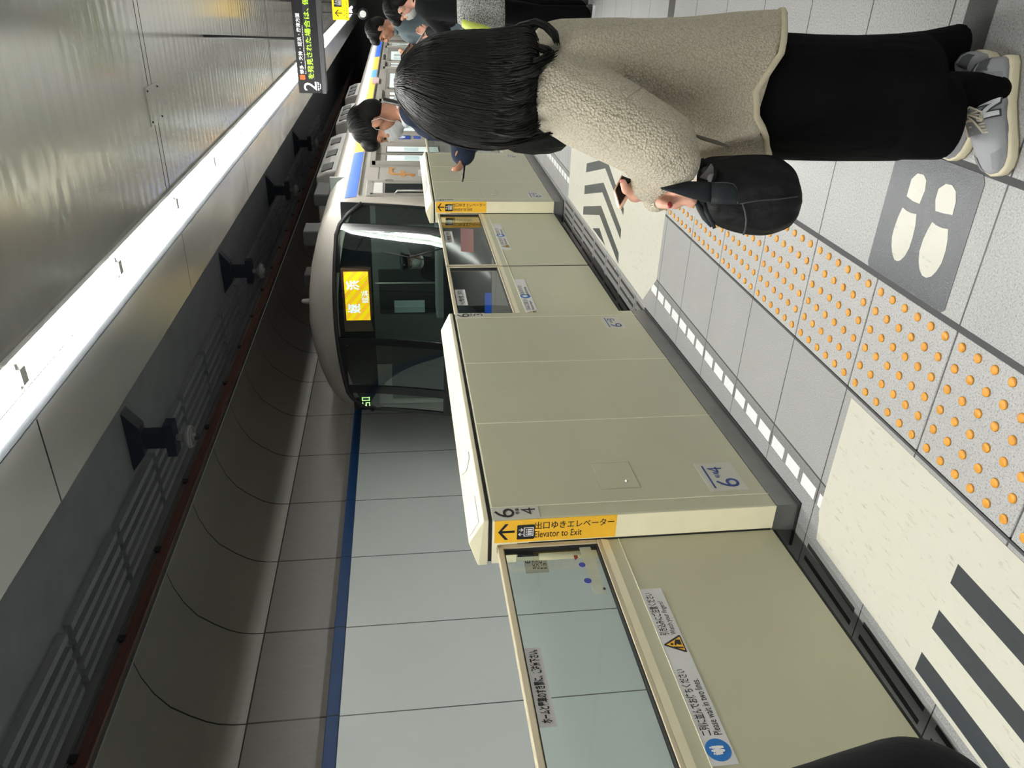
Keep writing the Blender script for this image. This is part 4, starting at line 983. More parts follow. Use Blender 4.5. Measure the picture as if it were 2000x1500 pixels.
def human(label, base, yaw, H=1.70, lean=0., pitch=.3, hyaw=0., arms=None, feet=None, coat='navy', pants='black_cloth', skin='skin', hair=True, mask='mask', longhair=0, shirt=True, coat_low=.80, sleeve=1., cuff=.92, hs=1., curl=.7, slim=1., shoe='black', voxel=.0065, shut=True, lower=True):
    k = H / 1.70; base = V(base); Rb = Rz(yaw)
    def L(p): p = V(p); z = p.z; return base + Rb @ V((p.x * k, (p.y + lean * max(0, z - .9)) * k, z * k))
    root = thing('person', label, 'person', base)
    hips = [L((x, 0, .90)) for x in (-.085, .085)]; chest = L((0, .0, 1.28)); waist = L((0, 0, 1.04))
    sh = [L((x * slim, -.01, 1.385)) for x in (-.175, .175)]; neck = L((0, -.015, 1.44)); hc = L((0, .03 + .04 * pitch, 1.585 - .02 * pitch))
    RH = Rb @ Rz(hyaw) @ Rx(-pitch)
    arms = arms or {}
    el, hd = [], []
    for i, sx in enumerate((-1, 1)):
        a = arms.get('left' if i == 0 else 'right', ((sx * .24, -.02, 1.10), (sx * .25, .06, .86)))
        el.append(a[0] if isinstance(a[0], Vector) else L(a[0])); hd.append(a[1] if isinstance(a[1], Vector) else L(a[1]))
    feet = feet or ((-.09, .02), (.09, .02)); ft = [L((f[0], f[1], .085)) for f in feet]; kn = [(hips[i] * .45 + ft[i] * .55) + Rb @ V((0, .03, 0)) for i in (0, 1)]
    b = MB(); head_vol(b, hc, RH, k)
    b.cap(hc + RH @ V((0, -.02, -.06)) * k, neck, .052 * k, .056 * k); b.cap(neck, chest, .06 * k, .12 * k); b.cap(chest, waist, .125 * k, .115 * k); b.cap(waist, L((0, 0, .92)), .12 * k, .13 * k)
    for i in (0, 1):
        b.cap(neck, sh[i], .05 * k, .052 * k); b.cap(sh[i], el[i], .047 * k, .038 * k); b.cap(el[i], hd[i], .037 * k, .025 * k)
        dr = (hd[i] - el[i]).normalized(); inw = (hc - hd[i]); inw = (inw - dr * inw.dot(dr)).normalized()
        hand_vol(b, hd[i], dr, inw if (hd[i] - L((0, 0, 1.0))).length < 2 and hd[i].z > .98 else Rb @ V((1 - 2 * i, .2, 0)) * -1 * -1, -1 if i == 0 else 1, curl, k * hs)
        if lower:
            b.cap(hips[i], kn[i], .078 * k, .055 * k); b.cap(kn[i], ft[i], .052 * k, .037 * k); b.cap(ft[i] - Rb @ V((0, .03, .04)) * k, ft[i] + Rb @ V((0, .11, -.05)) * k, .028 * k, .018 * k)
    b.blob('body', M[skin], root, voxel, 3)
    eyes(root, hc, RH, k, shut)
    if mask: face_mask(root, hc, RH, k, mask)
    if hair: hair_short(root, hc, RH, k, longer=longhair)
    # clothes
    c = MB(); bl = L((0, 0, coat_low))
    c.cap(L((0, -.005, 1.33)), chest, .115 * k, .145 * k); c.cap(chest, waist, .150 * k, .145 * k); c.cap(waist, bl, .15 * k, .165 * k)
    for i, sx in enumerate((-1, 1)):
        c.cap(L((sx * .03, -.02, 1.40)), sh[i], .062 * k, .074 * k); c.cap(sh[i], L((sx * .09, 0, 1.15)), .08 * k, .11 * k); c.cap(sh[i], el[i], .074 * k, .060 * k * sleeve)
        dr = (hd[i] - el[i]); c.cap(el[i], el[i] + dr * cuff, .060 * k * sleeve, .045 * k * sleeve)
        c.cap(L((sx * .07, 0, .98)), L((sx * .08, 0, coat_low)), .12 * k, .125 * k)
    c.blob('coat', M[coat], root, .009, 4)
    m = MB(); m.tube([neck + Rb @ V((.066 * math.cos(a), .062 * math.sin(a) + .012, .012 - .02 * math.sin(a))) * k for a in [j * math.pi / 12 for j in range(-11, 13)]], .017 * k, 8); m.build('collar', M['shirt'] if shirt else M[coat], root)
    if lower:
        m = MB()
        for i in (0, 1): m.cap(hips[i] + V((0, 0, .02)), kn[i], .105 * k, .082 * k); m.cap(kn[i], ft[i] + V((0, 0, .0)), .080 * k, .066 * k)
        m.cap(L((-.05, 0, .93)), L((.05, 0, .93)), .13 * k, .13 * k)
        m.blob('trousers', M[pants], root, .010, 3)
        for i in (0, 1): shoe_simple(root, ft[i], Rb @ Rz(0), k, shoe)
    return root, hc, RH, L
def shoe_simple(root, ankle, R, k, mat):
    a = V((ankle.x, ankle.y, 0)); rings = []
    for y, w, h in ((-.075, .022, .05), (-.06, .034, .075), (-.01, .038, .085), (.05, .040, .075), (.11, .043, .055), (.155, .036, .042), (.178, .016, .03)):
        rings.append([a + R @ V((w * math.cos(t) * k, y * k, .012 + (h - .012) * max(0, math.sin(t)) * k)) for t in [math.pi * j / 10 for j in range(11)]])
    m = MB(); m.loft(rings, True, True); up = m.build('shoe', M[mat], root)
    m = MB(); out = [(-.035, -.075), (.035, -.075), (.042, .0), (.046, .11), (.03, .17), (0, .185), (-.03, .17), (-.046, .11), (-.042, 0)]
    m.prism([(p[0] * k, p[1] * k) for p in out], a, R @ EX, R @ EY, V((0, 0, .022))); m.build('sole', M['shirt'], up)
def phone(name, label, c, ax, ay, hx, hy, edge='phone'):
    n = ax.cross(ay); t = thing(name, label, 'phone', c)
    MB().obox(c, ax, ay, n, hx, hy, .0038).build('case', M[edge], t, bevel=.002)
    MB().obox(c + n * .0042, ax, ay, n, hx - .002, hy - .002, .0006).build('screen', M['phone'], t); return t
# ---------------------------------------------------------------- the woman in the cream fleece coat
Fh = V((FWD.x, FWD.y, 0)).normalized(); Rh = V((RIGHT.x, RIGHT.y, 0)).normalized()
def P(px, py, D): return at(px, py, D=D)
wr = thing('person', 'person in a cream fleece coat and black wide trousers with long black hair', 'person', (-.29, 1.86, 0))
def rings_from(rows, n=36, zfun=None, bulge=None):
    out = []
    for (px, ya, yb, D, b) in rows:
        c = P(px, (ya + yb) / 2, D); a = abs(yb - ya) / 2 / F_PX * D * .985
        r = []
        for j in range(n):
            t = 2 * math.pi * j / n; k = 1 + (bulge(px, t) if bulge else 0)
            r.append(c + Rh * (a * k * math.cos(t)) + Fh * (b * k * math.sin(t)))
        out.append(r)
    return out
# body under the clothes: head, neck, trunk, arms, both hands, legs, feet as one skin
hcW = P(884, 180, 1.85); RW = Rz(math.radians(62)) @ Rx(-.55)
b = MB(); head_vol(b, hcW, RW, .96)
neckW = P(1015, 165, 1.85)
b.cap(hcW + RW @ V((0, -.02, -.06)), neckW, .047, .05); b.cap(neckW, P(1180, 165, 1.88), .055, .11); b.cap(P(1180, 165, 1.88), P(1480, 190, 1.90), .11, .12)
el1 = P(1322, 303, 1.68); wr1 = P(1262, 375, 1.80); b.cap(neckW, P(1085, 190, 1.74), .05, .05); b.cap(P(1085, 190, 1.74), el1, .045, .036); b.cap(el1, wr1, .034, .024)
el2 = P(1330, 250, 2.06); wr2 = P(1288, 383, 1.90); b.cap(neckW, P(1090, 110, 2.02), .05, .045); b.cap(P(1090, 110, 2.02), el2, .043, .036); b.cap(el2, wr2, .034, .023)
for hip, kn_, an in ((P(1500, 170, 1.82), P(1720, 190, 1.84), P(1938, 175, 1.895)), (P(1500, 170, 1.98), P(1710, 170, 1.99), P(1880, 150, 2.0))):
    b.cap(hip, kn_, .075, .052); b.cap(kn_, an, .045, .026)
# phone hand: palm up the picture's left, thumb across the screen, fingers round the back
D1 = 1.775
b.cap(wr1, P(1240, 376, D1), .022, .021); b.cap(P(1241, 378, D1), P(1234, 369, D1), .021, .015)
b.cap(P(1233, 374, D1 - .01), P(1222, 371, D1 - .022), .0125, .0105); b.cap(P(1222, 371, D1 - .022), P(1217, 356, D1 - .024), .0098, .0080)
for i, (p0, p1, p2) in enumerate((((1236, 368), (1227, 361), (1222, 368)), ((1241, 369), (1235, 358), (1229, 364)), ((1245, 371), (1241, 361), (1234, 366)), ((1247, 377), (1246, 367), (1240, 370)))):
    b.cap(P(*p0, D1 + .012), P(*p1, D1 + .030), .0095, .0088, 10); b.cap(P(*p1, D1 + .030), P(*p2, D1 + .034), .0088, .0078, 10)
# bag hand: knuckles over the strap, thumb with a red nail below
D2 = 1.70
b.cap(wr2, P(1310, 382, D2 + .06), .024, .027); b.cap(P(1308, 383, D2 + .05), P(1318, 388, D2 + .02), .027, .024)
for (p0, p1, p2, d0) in (((1318, 376), (1332, 378), (1330, 390), .0), ((1322, 381), (1340, 383), (1337, 394), .002), ((1324, 387), (1348, 388), (1343, 397), .004), ((1322, 392), (1355, 393), (1348, 400), .010)):
    b.cap(P(*p0, D2 + d0), P(*p1, D2 - .012 + d0), .0092, .0086, 10); b.cap(P(*p1, D2 - .012 + d0), P(*p2, D2 + .012 + d0), .0092, .0078, 10)
b.cap(P(1290, 396, D2 + .02), P(1298, 399, D2 + .0), .0125, .0105, 10); b.cap(P(1298, 399, D2), P(1308, 401, D2 - .01), .0102, .0084, 10)
for a_, k_ in ((an, 0),): pass
b.blob('body', M['skin'], wr, .0042, 1)
m = MB(); m.ell(P(1308, 400, D2 - .019), (.0075, .0045, .0052), Rz(.5), 12, 8); m.build('fingernail', M['nail'], wr)
m = MB(); m.ell(P(1215, 353.5, D1 - .030), (.0045, .003, .0065), None, 10, 8); m.build('fingernail', plain('pink_nail', srgb(228, 150, 150), .15), wr)
face_mask(wr, hcW, RW, .96)
# coat
rows = [(1040, 130, 212, 1.84, .075), (1052, 112, 225, 1.84, .10), (1072, 88, 240, 1.84, .145), (1100, 64, 250, 1.85, .175), (1140, 56, 258, 1.86, .182), (1200, 55, 268, 1.87, .184), (1260, 54, 280, 1.87, .186), (1320, 51, 294, 1.87, .190), (1380, 46, 304, 1.87, .196), (1410, 43, 307, 1.87, .200)]
rg = rings_from(rows, 40, bulge=lambda px, t: .018 * math.sin(5 * t + px * .012) * max(0, (px - 1250) / 260))
_hc = [(-1., 1500, 307), (-.95, 1500, 300), (-.7, 1476, 268), (-.45, 1473, 235), (-.25, 1496, 208), (0., 1526, 178), (.57, 1534, 100), (.9, 1528, 56), (1., 1524, 44)]
_hz = [P(x, y, 1.875 - .20 * math.sqrt(max(0, 1 - c * c))).z for c, x, y in _hc]
def hem_z(t):                                            # the hem dips at the back and climbs at the side slit
    return float(np.interp(math.cos(t), [h[0] for h in _hc], _hz))
cen = sum(rg[-1], V((0, 0, 0))) / 40; top = rg[-1]
for f in (.35, .7, .93, 1.0):
    last = []
    for j, p in enumerate(top):
        q = cen + (p - cen) * (1 + .05 * f); last.append(V((q.x, q.y, p.z + (hem_z(2 * math.pi * j / 40) - p.z) * f)))
    rg.append(last)
c = MB(); c.loft(rg, True)
S = P(1098, 188, 1.735)
c.cap(P(1082, 178, 1.775), S, .076, .086); c.cap(S, P(1200, 232, 1.685), .090, .086); c.cap(P(1200, 232, 1.685), P(1292, 282, 1.655), .086, .076); c.cap(P(1292, 282, 1.655), P(1322, 312, 1.655), .076, .052)
c.cap(P(1278, 286, 1.66), P(1322, 320, 1.665), .066, .050)
c.cap(P(1066, 150, 1.87), P(1094, 108, 2.02), .080, .082); c.cap(P(1125, 232, 1.74), P(1254, 291, 1.70), .062, .062); c.cap(P(1260, 298, 1.70), P(1270, 342, 1.745), .052, .043); c.cap(P(1315, 322, 1.675), P(1268, 358, 1.755), .046, .044); c.cap(P(1274, 350, 1.75), P(1270, 370, 1.79), .040, .032)
for t_ in range(9):                                       # gathered fluffy cuff
    a = t_ / 9 * 2 * math.pi; c.ell(P(1268 + 8 * math.sin(a), 371 + 13 * math.cos(a), 1.78 + .02 * math.sin(a * 2)), (.018, .018, .018), None, 8, 6)
# far sleeve behind and its cuff under the near one
c.cap(P(1092, 105, 2.02), P(1210, 100, 2.08), .085, .085); c.cap(P(1210, 100, 2.08), P(1320, 130, 2.07), .085, .07); c.cap(P(1320, 220, 2.04), P(1290, 372, 1.90), .07, .050)
c.cap(P(1292, 355, 1.92), P(1281, 386, 1.84), .050, .036)
for t_ in range(7): a = t_ / 7 * 2 * math.pi; c.ell(P(1286 + 11 * math.sin(a), 387 + 13 * math.cos(a), 1.80), (.016, .016, .016), None, 8, 6)
coat = c.blob('fleece_coat', M['fleece'], wr, .0075, 5)
m = MB(); pts = [p - (p - (sum(last, V((0, 0, 0))) / 40)).normalized() * .004 for p in last]; m.tube(pts + [pts[0]], .0075, 8); m.build('hem_piping', M['piping'], coat)
m = MB(); m.tube([P(x, y, 1.662) for x, y in ((1352, 262), (1372, 270), (1398, 278), (1425, 287))], [.002, .0045, .0045, .002], 6); m.build('pocket_slit', plain('pocket_line', (.10, .09, .07, 1), .9), coat)
m = MB(); m.tube([P(x, y, 1.56) for x, y in ((1222, 195), (1234, 185), (1246, 176), (1258, 168))], .0014, 6); m.build('sleeve_seam', plain('seam_line', (.28, .24, .18, 1), .9), coat)
# trousers: wide legs that flare over the shoes
rows = [(1400, 62, 288, 1.87, .14), (1460, 70, 300, 1.88, .165), (1500, 75, 305, 1.885, .17), (1560, 79, 308, 1.89, .172), (1640, 80, 310, 1.90, .17), (1720, 76, 310, 1.91, .168), (1770, 72, 310, 1.92, .160)]
t = MB(); t.loft(rings_from(rows, 36, bulge=lambda px, t: .022 * math.sin(4 * t + .8) + .015 * math.sin(7 * t)), True)
rows = [(1740, 128, 311, 1.87, .095), (1785, 140, 311, 1.87, .095), (1820, 148, 311, 1.88, .09), (1845, 150, 312, 1.885, .086)]
t.loft(rings_from(rows, 28), True)
rows = [(1740, 70, 210, 1.99, .09), (1790, 66, 190, 2.0, .09), (1835, 57, 160, 2.01, .08), (1866, 50, 136, 2.02, .07)]
t.loft(rings_from(rows, 28), True)
t.cap(P(1850, 180, 1.885), P(1940, 178, 1.89), .050, .043); t.cap(P(1870, 150, 1.99), P(1905, 140, 2.0), .045, .04)
t.blob('wide_trousers', M['trousers'], wr, .009, 4)
# trainers
def trainer(heel, toe, side, k=1.0):
    h, tt = V((heel[0], heel[1], 0)), V((toe[0], toe[1], 0)); d = (tt - h); Ln = d.length; d.normalize(); w = V((d.y, -d.x, 0))   # w: the foot's right
    Q = lambda s, x, z: h + d * (s * Ln) + w * x + EZ * z
    cen = lambda s: .010 * math.sin(s * math.pi) * side
    rings = []; spec = [(.0, .020, .060), (.03, .030, .082), (.10, .036, .094), (.22, .038, .082), (.34, .039, .080), (.44, .041, .098), (.52, .043, .092), (.64, .047, .076), (.76, .048, .062), (.87, .044, .055), (.95, .033, .048), (.995, .014, .036)]
    for s, hw, ht in spec:
        r = []
        for j in range(17):
            a = math.pi * j / 16; x = math.cos(a); z = math.sin(a)
            r.append(Q(s, cen(s) + hw * math.copysign(abs(x) ** .75, x), .026 + (ht - .026) * z ** .8))
        rings.append(r)
    m = MB(); m.loft(rings, True, True); sh = m.build('trainer', M['suede'], wr)
    out = []
    for s, hw in ((-.015, .02), (.0, .031), (.06, .038), (.2, .041), (.4, .041), (.6, .047), (.76, .051), (.88, .047), (.96, .036), (1.015, .014)): out.append((s, hw))
    def outline(z, g): return [Q(s, cen(s) + (hw + g), z) for s, hw in out] + [Q(s, cen(s) - (hw + g), z) for s, hw in out[::-1]]
    m = MB(); m.loft([outline(.0, -.001), outline(.006, .001), outline(.020, .001), outline(.029, -.002)], True); m.build('midsole', M['sole'], sh)
    m = MB(); m.loft([outline(.0001, .0005), outline(.005, .0025)], False); m.build('outsole', M['tan'], sh)
    for sd in (-1, 1):
        def skin_pt(s, u, g=.0022):
            i = max(k for k in range(len(spec)) if spec[k][0] <= s); j = min(i + 1, len(spec) - 1); f = (s - spec[i][0]) / max(1e-6, spec[j][0] - spec[i][0]) if j > i else 0
            hw = spec[i][1] * (1 - f) + spec[j][1] * f; ht = spec[i][2] * (1 - f) + spec[j][2] * f; a = u * math.pi / 2
            x = math.cos(a); z = math.sin(a)
            return Q(s, cen(s) + sd * (hw + g) * x ** .75, .026 + (ht + g - .026) * z ** .8)
        def patch(name, mat, quad, nu=8, nv=4, g=.0022):
            mm = MB(); (s0, u0), (s1, u1), (s2, u2), (s3, u3) = quad; R_ = []
            for i in range(nu + 1):
                f = i / nu; row = []
                for k2 in range(nv + 1):
                    e = k2 / nv; s = (s0 * (1 - f) + s1 * f) * (1 - e) + (s3 * (1 - f) + s2 * f) * e; u = (u0 * (1 - f) + u1 * f) * (1 - e) + (u3 * (1 - f) + u2 * f) * e
                    row.append(skin_pt(s, u, g))
                R_.append(row)
            mm.loft(R_, True, False, False); return mm, (lambda: mm.build(name, mat, sh))
        patch('heel_tab', M['navy_tab'], ((.01, .55), (.13, .55), (.10, .95), (.01, .95)))[1]()
        patch('heel_panel', M['mesh_grey'], ((.14, .15), (.34, .15), (.34, .80), (.14, .75)))[1]()
        patch('toe_cap', M['mesh_grey'], ((.80, .28), (.98, .28), (.97, .75), (.84, .75)))[1]()
        mm = MB()                                                     # block letter on the side
        zz = [((.36, .18), (.40, .18), (.43, .70), (.39, .70)), ((.39, .70), (.43, .70), (.51, .18), (.47, .18)) if sd > 0 else ((.36, .18), (.40, .18), (.54, .70), (.50, .70)), ((.47, .18), (.51, .18), (.54, .70), (.50, .70))]
        for (quad) in zz:
            (a0, b0), (a1, b1), (a2, b2), (a3, b3) = quad; R_ = []
            for i in range(7):
                f = i / 6; row = []
                for k2 in range(3):
                    e = k2 / 2; row.append(skin_pt((a0 * (1 - f) + a3 * f) * (1 - e) + (a1 * (1 - f) + a2 * f) * e if quad is not zz[1] else (a0 * (1 - f) + a3 * f) * (1 - e) + (a1 * (1 - f) + a2 * f) * e, (b0 * (1 - f) + b3 * f) * (1 - e) + (b1 * (1 - f) + b2 * f) * e, .0046))
                R_.append(row)
            mm.loft(R_, True, False, False)
        mm.build('side_letter', M['shirt'], sh)
        bb = MB()
        for quad in zz:
            (a0, b0), (a1, b1), (a2, b2), (a3, b3) = quad; R_ = []
            ex = .012
            for i in range(7):
                f = i / 6; row = []
                for k2 in range(3):
                    e = k2 / 2; lo = a0 * (1 - f) + a3 * f - ex; hi = a1 * (1 - f) + a2 * f + ex
                    row.append(skin_pt(lo * (1 - e) + hi * e, (b0 - (.05 if b0 < b3 else -.05)) * (1 - f) + (b3 + (.05 if b0 < b3 else -.05)) * f, .0034))
                R_.append(row)
            bb.loft(R_, True, False, False)
        bb.build('letter_outline', M['navy_tab'], sh)
    m = MB(); m.loft([[Q(s, cen(s) + x, z + .004 * (1 - (x / .02) ** 2)) for x in (-.022, -.011, 0, .011, .022)] for s, z in ((.40, .116), (.45, .104), (.55, .094), (.66, .079))], True, False, False); m.build('tongue', M['mesh_grey'], sh)
    m = MB(); m.loft([[Q(s, cen(s) + x, z) for x in (-.012, .012)] for s, z in ((.405, .121), (.445, .110))], False, False, False); m.build('tongue_label', M['shirt'], sh)
    m = MB()
    for i in range(4):
        s = .47 + .05 * i; z = .107 - .0085 * i
        m.tube([Q(s, cen(s) - .030, z - .012), Q(s + .012, cen(s), z + .003), Q(s + .03, cen(s) + .030, z - .014)], .0026, 6); m.tube([Q(s, cen(s) + .030, z - .012), Q(s + .012, cen(s), z + .003), Q(s + .03, cen(s) - .030, z - .014)], .0026, 6)
    for sd in (-1, 1):
        m.tube([Q(.46, cen(.46), .113), Q(.44, sd * .022, .122), Q(.50, sd * .045, .108), Q(.56, sd * .040, .098), Q(.50, sd * .012, .110), Q(.465, cen(.46), .114)], .0026, 6)
        m.tube([Q(.465, cen(.46), .114), Q(.56, sd * .016, .104), Q(.66, sd * .026, .085)], .0024, 6)
    m.build('laces', M['lace'], sh)
    return sh
trainer((-.158, 1.858), (-.412, 1.752), 1); trainer((-.150, 1.925), (-.415, 1.945), -1)
# hair: a long smooth fall from the crown with loose ends
HR = [(770, 160, 176, 1.80, .012), (776, 142, 192, 1.80, .055), (790, 122, 212, 1.805, .095), (815, 98, 240, 1.81, .118), (845, 80, 264, 1.815, .125), (885, 70, 280, 1.82, .125), (925, 66, 289, 1.81, .115), (965, 63, 291, 1.80, .10), (1000, 57, 286, 1.765, .098), (1022, 52, 276, 1.75, .092), (1040, 58, 262, 1.74, .075), (1052, 80, 230, 1.73, .05)]
nH = 44
hrg = rings_from(HR, nH, bulge=lambda px, t: .012 * math.sin(9 * t) * min(1, max(0, (px - 800) / 150)) + .007 * math.sin(17 * t))
m = MB(); m.loft(hrg, True); hair = m.build('long_hair', M['hair'], wr)
sub = hair.modifiers.new('sub', 'SUBSURF'); sub.levels = 1; sub.render_levels = 2
rnd = random.Random(5); st = MB()
def along(t, row):
    i = min(int(row), len(hrg) - 2); f = row - i; j = t / (2 * math.pi) * nH; j0 = int(j) % nH; j1 = (j0 + 1) % nH; e = j - int(j)
    q = lambda r: r[j0] * (1 - e) + r[j1] * e
    return q(hrg[i]) * (1 - f) + q(hrg[i + 1]) * f
cH = [sum(r, V((0, 0, 0))) / nH for r in hrg]
for k in range(620):
    t0 = rnd.uniform(0, 2 * math.pi) if k % 5 == 0 else math.pi + rnd.uniform(0, math.pi)          # mostly the side seen
    t0 %= 2 * math.pi; dr = rnd.uniform(-.10, .10); end = rnd.uniform(7.5, 10.95); beg = rnd.uniform(0, 1.2) if rnd.random() < .7 else rnd.uniform(1, 5); pts = []
    for s in range(13):
        row = beg + (end - beg) * s / 12; tt = (t0 + dr * s / 12) % (2 * math.pi); p = along(tt, row); cc = cH[min(int(round(row)), 11)]
        pts.append(p + (p - cc).normalized() * rnd.uniform(.000, .0022))
    st.tube(pts, [.0006] + [rnd.uniform(.0010, .0020)] * 10 + [.0010, .0004], 4)
def lock(pts, D0, D1_, r, n=9, sp=5):                                                # loose locks lying on the shoulder
    for _ in range(n):
        ox, oy = rnd.uniform(-sp, sp), rnd.uniform(-sp, sp); L_ = len(pts)
        q = [P(x + ox * (1 - .3 * i / L_), y + oy * (.4 + 1.0 * i / L_), D0 + (D1_ - D0) * i / (L_ - 1) + rnd.uniform(-.004, .004)) for i, (x, y) in enumerate(pts)]
        st.tube(q, [.0004] + [r] * (L_ - 2) + [.0004], 5)
lock([(985, 75), (1020, 50), (1048, 44), (1068, 52), (1084, 68), (1088, 82)], 1.72, 1.685, .0035, 30, 7)
lock([(990, 100), (1020, 95), (1048, 92), (1068, 98), (1078, 105)], 1.70, 1.675, .0036, 24, 7)
lock([(980, 120), (1020, 122), (1055, 122), (1085, 106)], 1.685, 1.655, .0036, 26, 8)
lock([(990, 150), (1020, 148), (1042, 142), (1060, 130)], 1.675, 1.65, .0036, 26, 9)
lock([(985, 185), (1012, 190), (1030, 185), (1045, 172)], 1.675, 1.65, .0036, 24, 9)
lock([(970, 225), (1000, 228), (1025, 222), (1038, 212)], 1.68, 1.66, .0036, 24, 9)
lock([(960, 255), (1000, 262), (1030, 258), (1050, 246)], 1.70, 1.68, .0036, 24, 9)
lock([(940, 280), (985, 284), (1020, 278), (1055, 268), (1080, 262)], 1.74, 1.72, .003, 16, 6)
st.build('hair_strands', M['hair_strand'], hair)

# phone and bag she holds
t = thing('phone', 'black phone with a pale pink edge held by the person in the fleece coat', 'phone', P(1222, 378, 1.78))
cor = [P(1215.5, 343.5, 1.785), P(1240.5, 352.5, 1.80), P(1210, 404, 1.775), P(1201, 371, 1.765)]
m = MB(); m.prism([(0, 0)] * 0 or [(0, 0), (1, 0), (0, 1)], V((0, 0, -50)), EX * 0, EY * 0, EZ * 0) if False else None
nv = (cor[1] - cor[0]).cross(cor[3] - cor[0]).normalized(); nv = nv if nv.dot(FWD) > 0 else -nv
m.add([p for p in cor] + [p + nv * .007 for p in cor], [(0, 1, 2, 3), (7, 6, 5, 4), (0, 1, 5, 4), (1, 2, 6, 5), (2, 3, 7, 6), (3, 0, 4, 7)]); m.build('screen', M['phone'], t)
m = MB(); m.tube([P(1242, 354, 1.797), P(1226, 381, 1.785), P(1211, 407, 1.773)], .0042, 8); m.tube([P(1211, 406, 1.775), P(1200.5, 371, 1.765), P(1215, 342.5, 1.787)], .0016, 6); m.build('case', M['phone_case'], t)

bg = thing('tote_bag', 'black soft tote bag with a wide strap held by the person in the fleece coat', 'bag', P(1560, 400, 1.72))
rows = [(1366, 318, 396, 1.76, .030), (1380, 308, 425, 1.755, .048), (1400, 306, 440, 1.75, .058), (1440, 304, 453, 1.745, .068), (1475, 303, 461, 1.74, .070), (1500, 304, 461, 1.735, .070), (1522, 311, 454, 1.735, .064), (1538, 326, 446, 1.735, .056), (1548, 345, 434, 1.735, .044), (1556, 372, 415, 1.735, .026)]
m = MB(); m.loft(rings_from(rows, 48, bulge=lambda px, t: .022 * math.sin(6 * t + px * .02) + .020 * math.sin(11 * t - px * .03) + .014 * math.sin(17 * t + px * .05)), True); bd = m.build('bag_body', M['bag'], bg)
sub = bd.modifiers.new('s', 'SUBSURF'); sub.levels = 1; sub.render_levels = 2
def ribbon(name, mat, left, right, D0, D1_, par, th=.004, nseg=4):
    R_ = []; k = len(left)
    for i in range(k):
        D = D0 + (D1_ - D0) * i / (k - 1)
        R_.append([P(left[i][0] * (1 - j / nseg) + right[i][0] * j / nseg, left[i][1] * (1 - j / nseg) + right[i][1] * j / nseg, D - .006 * math.sin(math.pi * j / nseg)) for j in range(nseg + 1)])
    mm = MB(); mm.loft([r + [p + Fh * th for p in r[::-1]] for r in R_], True, True); return mm.build(name, mat, par)
ribbon('shoulder_strap', M['bag_strap'], [(1291, 366), (1318, 360), (1345, 354), (1370, 354), (1394, 356)], [(1293, 369), (1320, 377), (1345, 385), (1370, 392), (1394, 396)], 1.64, 1.655, bg)
ribbon('strap_patch', M['bag_strap'], [(1390, 356), (1415, 356), (1430, 358), (1438, 364), (1441, 372)], [(1390, 396), (1415, 397.5), (1430, 398), (1438, 398), (1441, 398)], 1.652, 1.655, bg, .006)
m = MB(); m.tube([P(x, y, 1.653) for x, y in ((1394, 357), (1418, 356.5), (1432, 359), (1438, 366), (1440.5, 380), (1441, 398))], .0013, 6); m.build('strap_edge', plain('strap_edge', (.05, .06, .065, 1), .5), bg)
m = MB(); m.tube([P(x, y, 1.70) for x, y in ((1358, 390), (1368, 408), (1378, 424), (1393, 440))], [.006, .008, .009, .008], 8); m.tube([P(x, y, 1.69) for x, y in ((1376, 396), (1380, 414), (1388, 430), (1396, 446))], [.004, .005, .005, .004], 8); m.build('side_handle', M['bag_strap'], bg)
m = MB(); m.tube([P(x, y, D) for x, y, D in ((1450, 396, 1.668), (1455, 412, 1.670), (1458, 430, 1.675), (1456, 448, 1.69), (1452, 458, 1.715))], .0022, 6); m.tube([P(x, y, 1.664) for x, y in ((1445, 398), (1480, 392), (1520, 389), (1558, 384))], .0016, 6); m.build('pocket_edge', plain('pocket_edge', (.04, .045, .047, 1), .5), bg)
m = MB(); m.loft([[P(x, y, 1.70) for x, y in r] for r in (((1389, 318), (1396, 330)), ((1378, 334), (1396, 346)), ((1366, 346), (1392, 356)))], True, False, False); m.build('lining', M['lining'], bg)
m = MB(); m.ell(P(1389, 348, 1.695), (.010, .008, .009), None, 10, 8); m.build('tissue_pack', M['mesh_grey'], bg)
m = MB(); m.tube([P(1357, 330, 1.71), P(1366, 322, 1.71), P(1376, 316, 1.71)], .010, 8); m.tube([P(1366, 318, 1.705), P(1385, 316, 1.70), P(1397, 318, 1.70), P(1398, 340, 1.69), P(1392, 358, 1.67)], .004, 8); m.build('opening_rim', M['bag'], bg)

# ---------------------------------------------------------------- the others on the platform
Dm = 3.85
mr, mh, mR, ML = human('person in a dark navy coat with white collar and white mask, looking down', (-.63, 4.05, 0), math.radians(97), 1.735, lean=.06, pitch=.52, hyaw=0,
    arms={'left': (P(908, 250, 3.72), P(905, 292, 3.70)), 'right': (P(950, 225, 4.1), P(925, 268, 3.98))}, coat='navy', pants='black_cloth', skin='skin_tan', mask='mask', coat_low=.72, sleeve=1.3, cuff=1.18, hs=.78)
pc = P(906, 330, 3.74)
phone('phone', 'thin black phone held by the person in the navy coat', pc, (P(904, 344, 3.74) - P(907, 315, 3.74)).normalized(), Fh, .055, .035)
m = MB(); rows = [(985, 225, 288, 3.50, .05), (1005, 220, 296, 3.50, .09), (1040, 222, 300, 3.50, .10), (1075, 230, 298, 3.50, .10), (1098, 240, 292, 3.50, .08), (1106, 250, 285, 3.50, .05)]
bb = thing('shoulder_bag', 'black bag hanging at the side of the person in the navy coat', 'bag', P(1100, 265, 3.70))
m.loft(rings_from(rows, 28, bulge=lambda px, t: .03 * math.sin(5 * t + px * .03)), True); m.build('bag_body', M['bag'], bb)
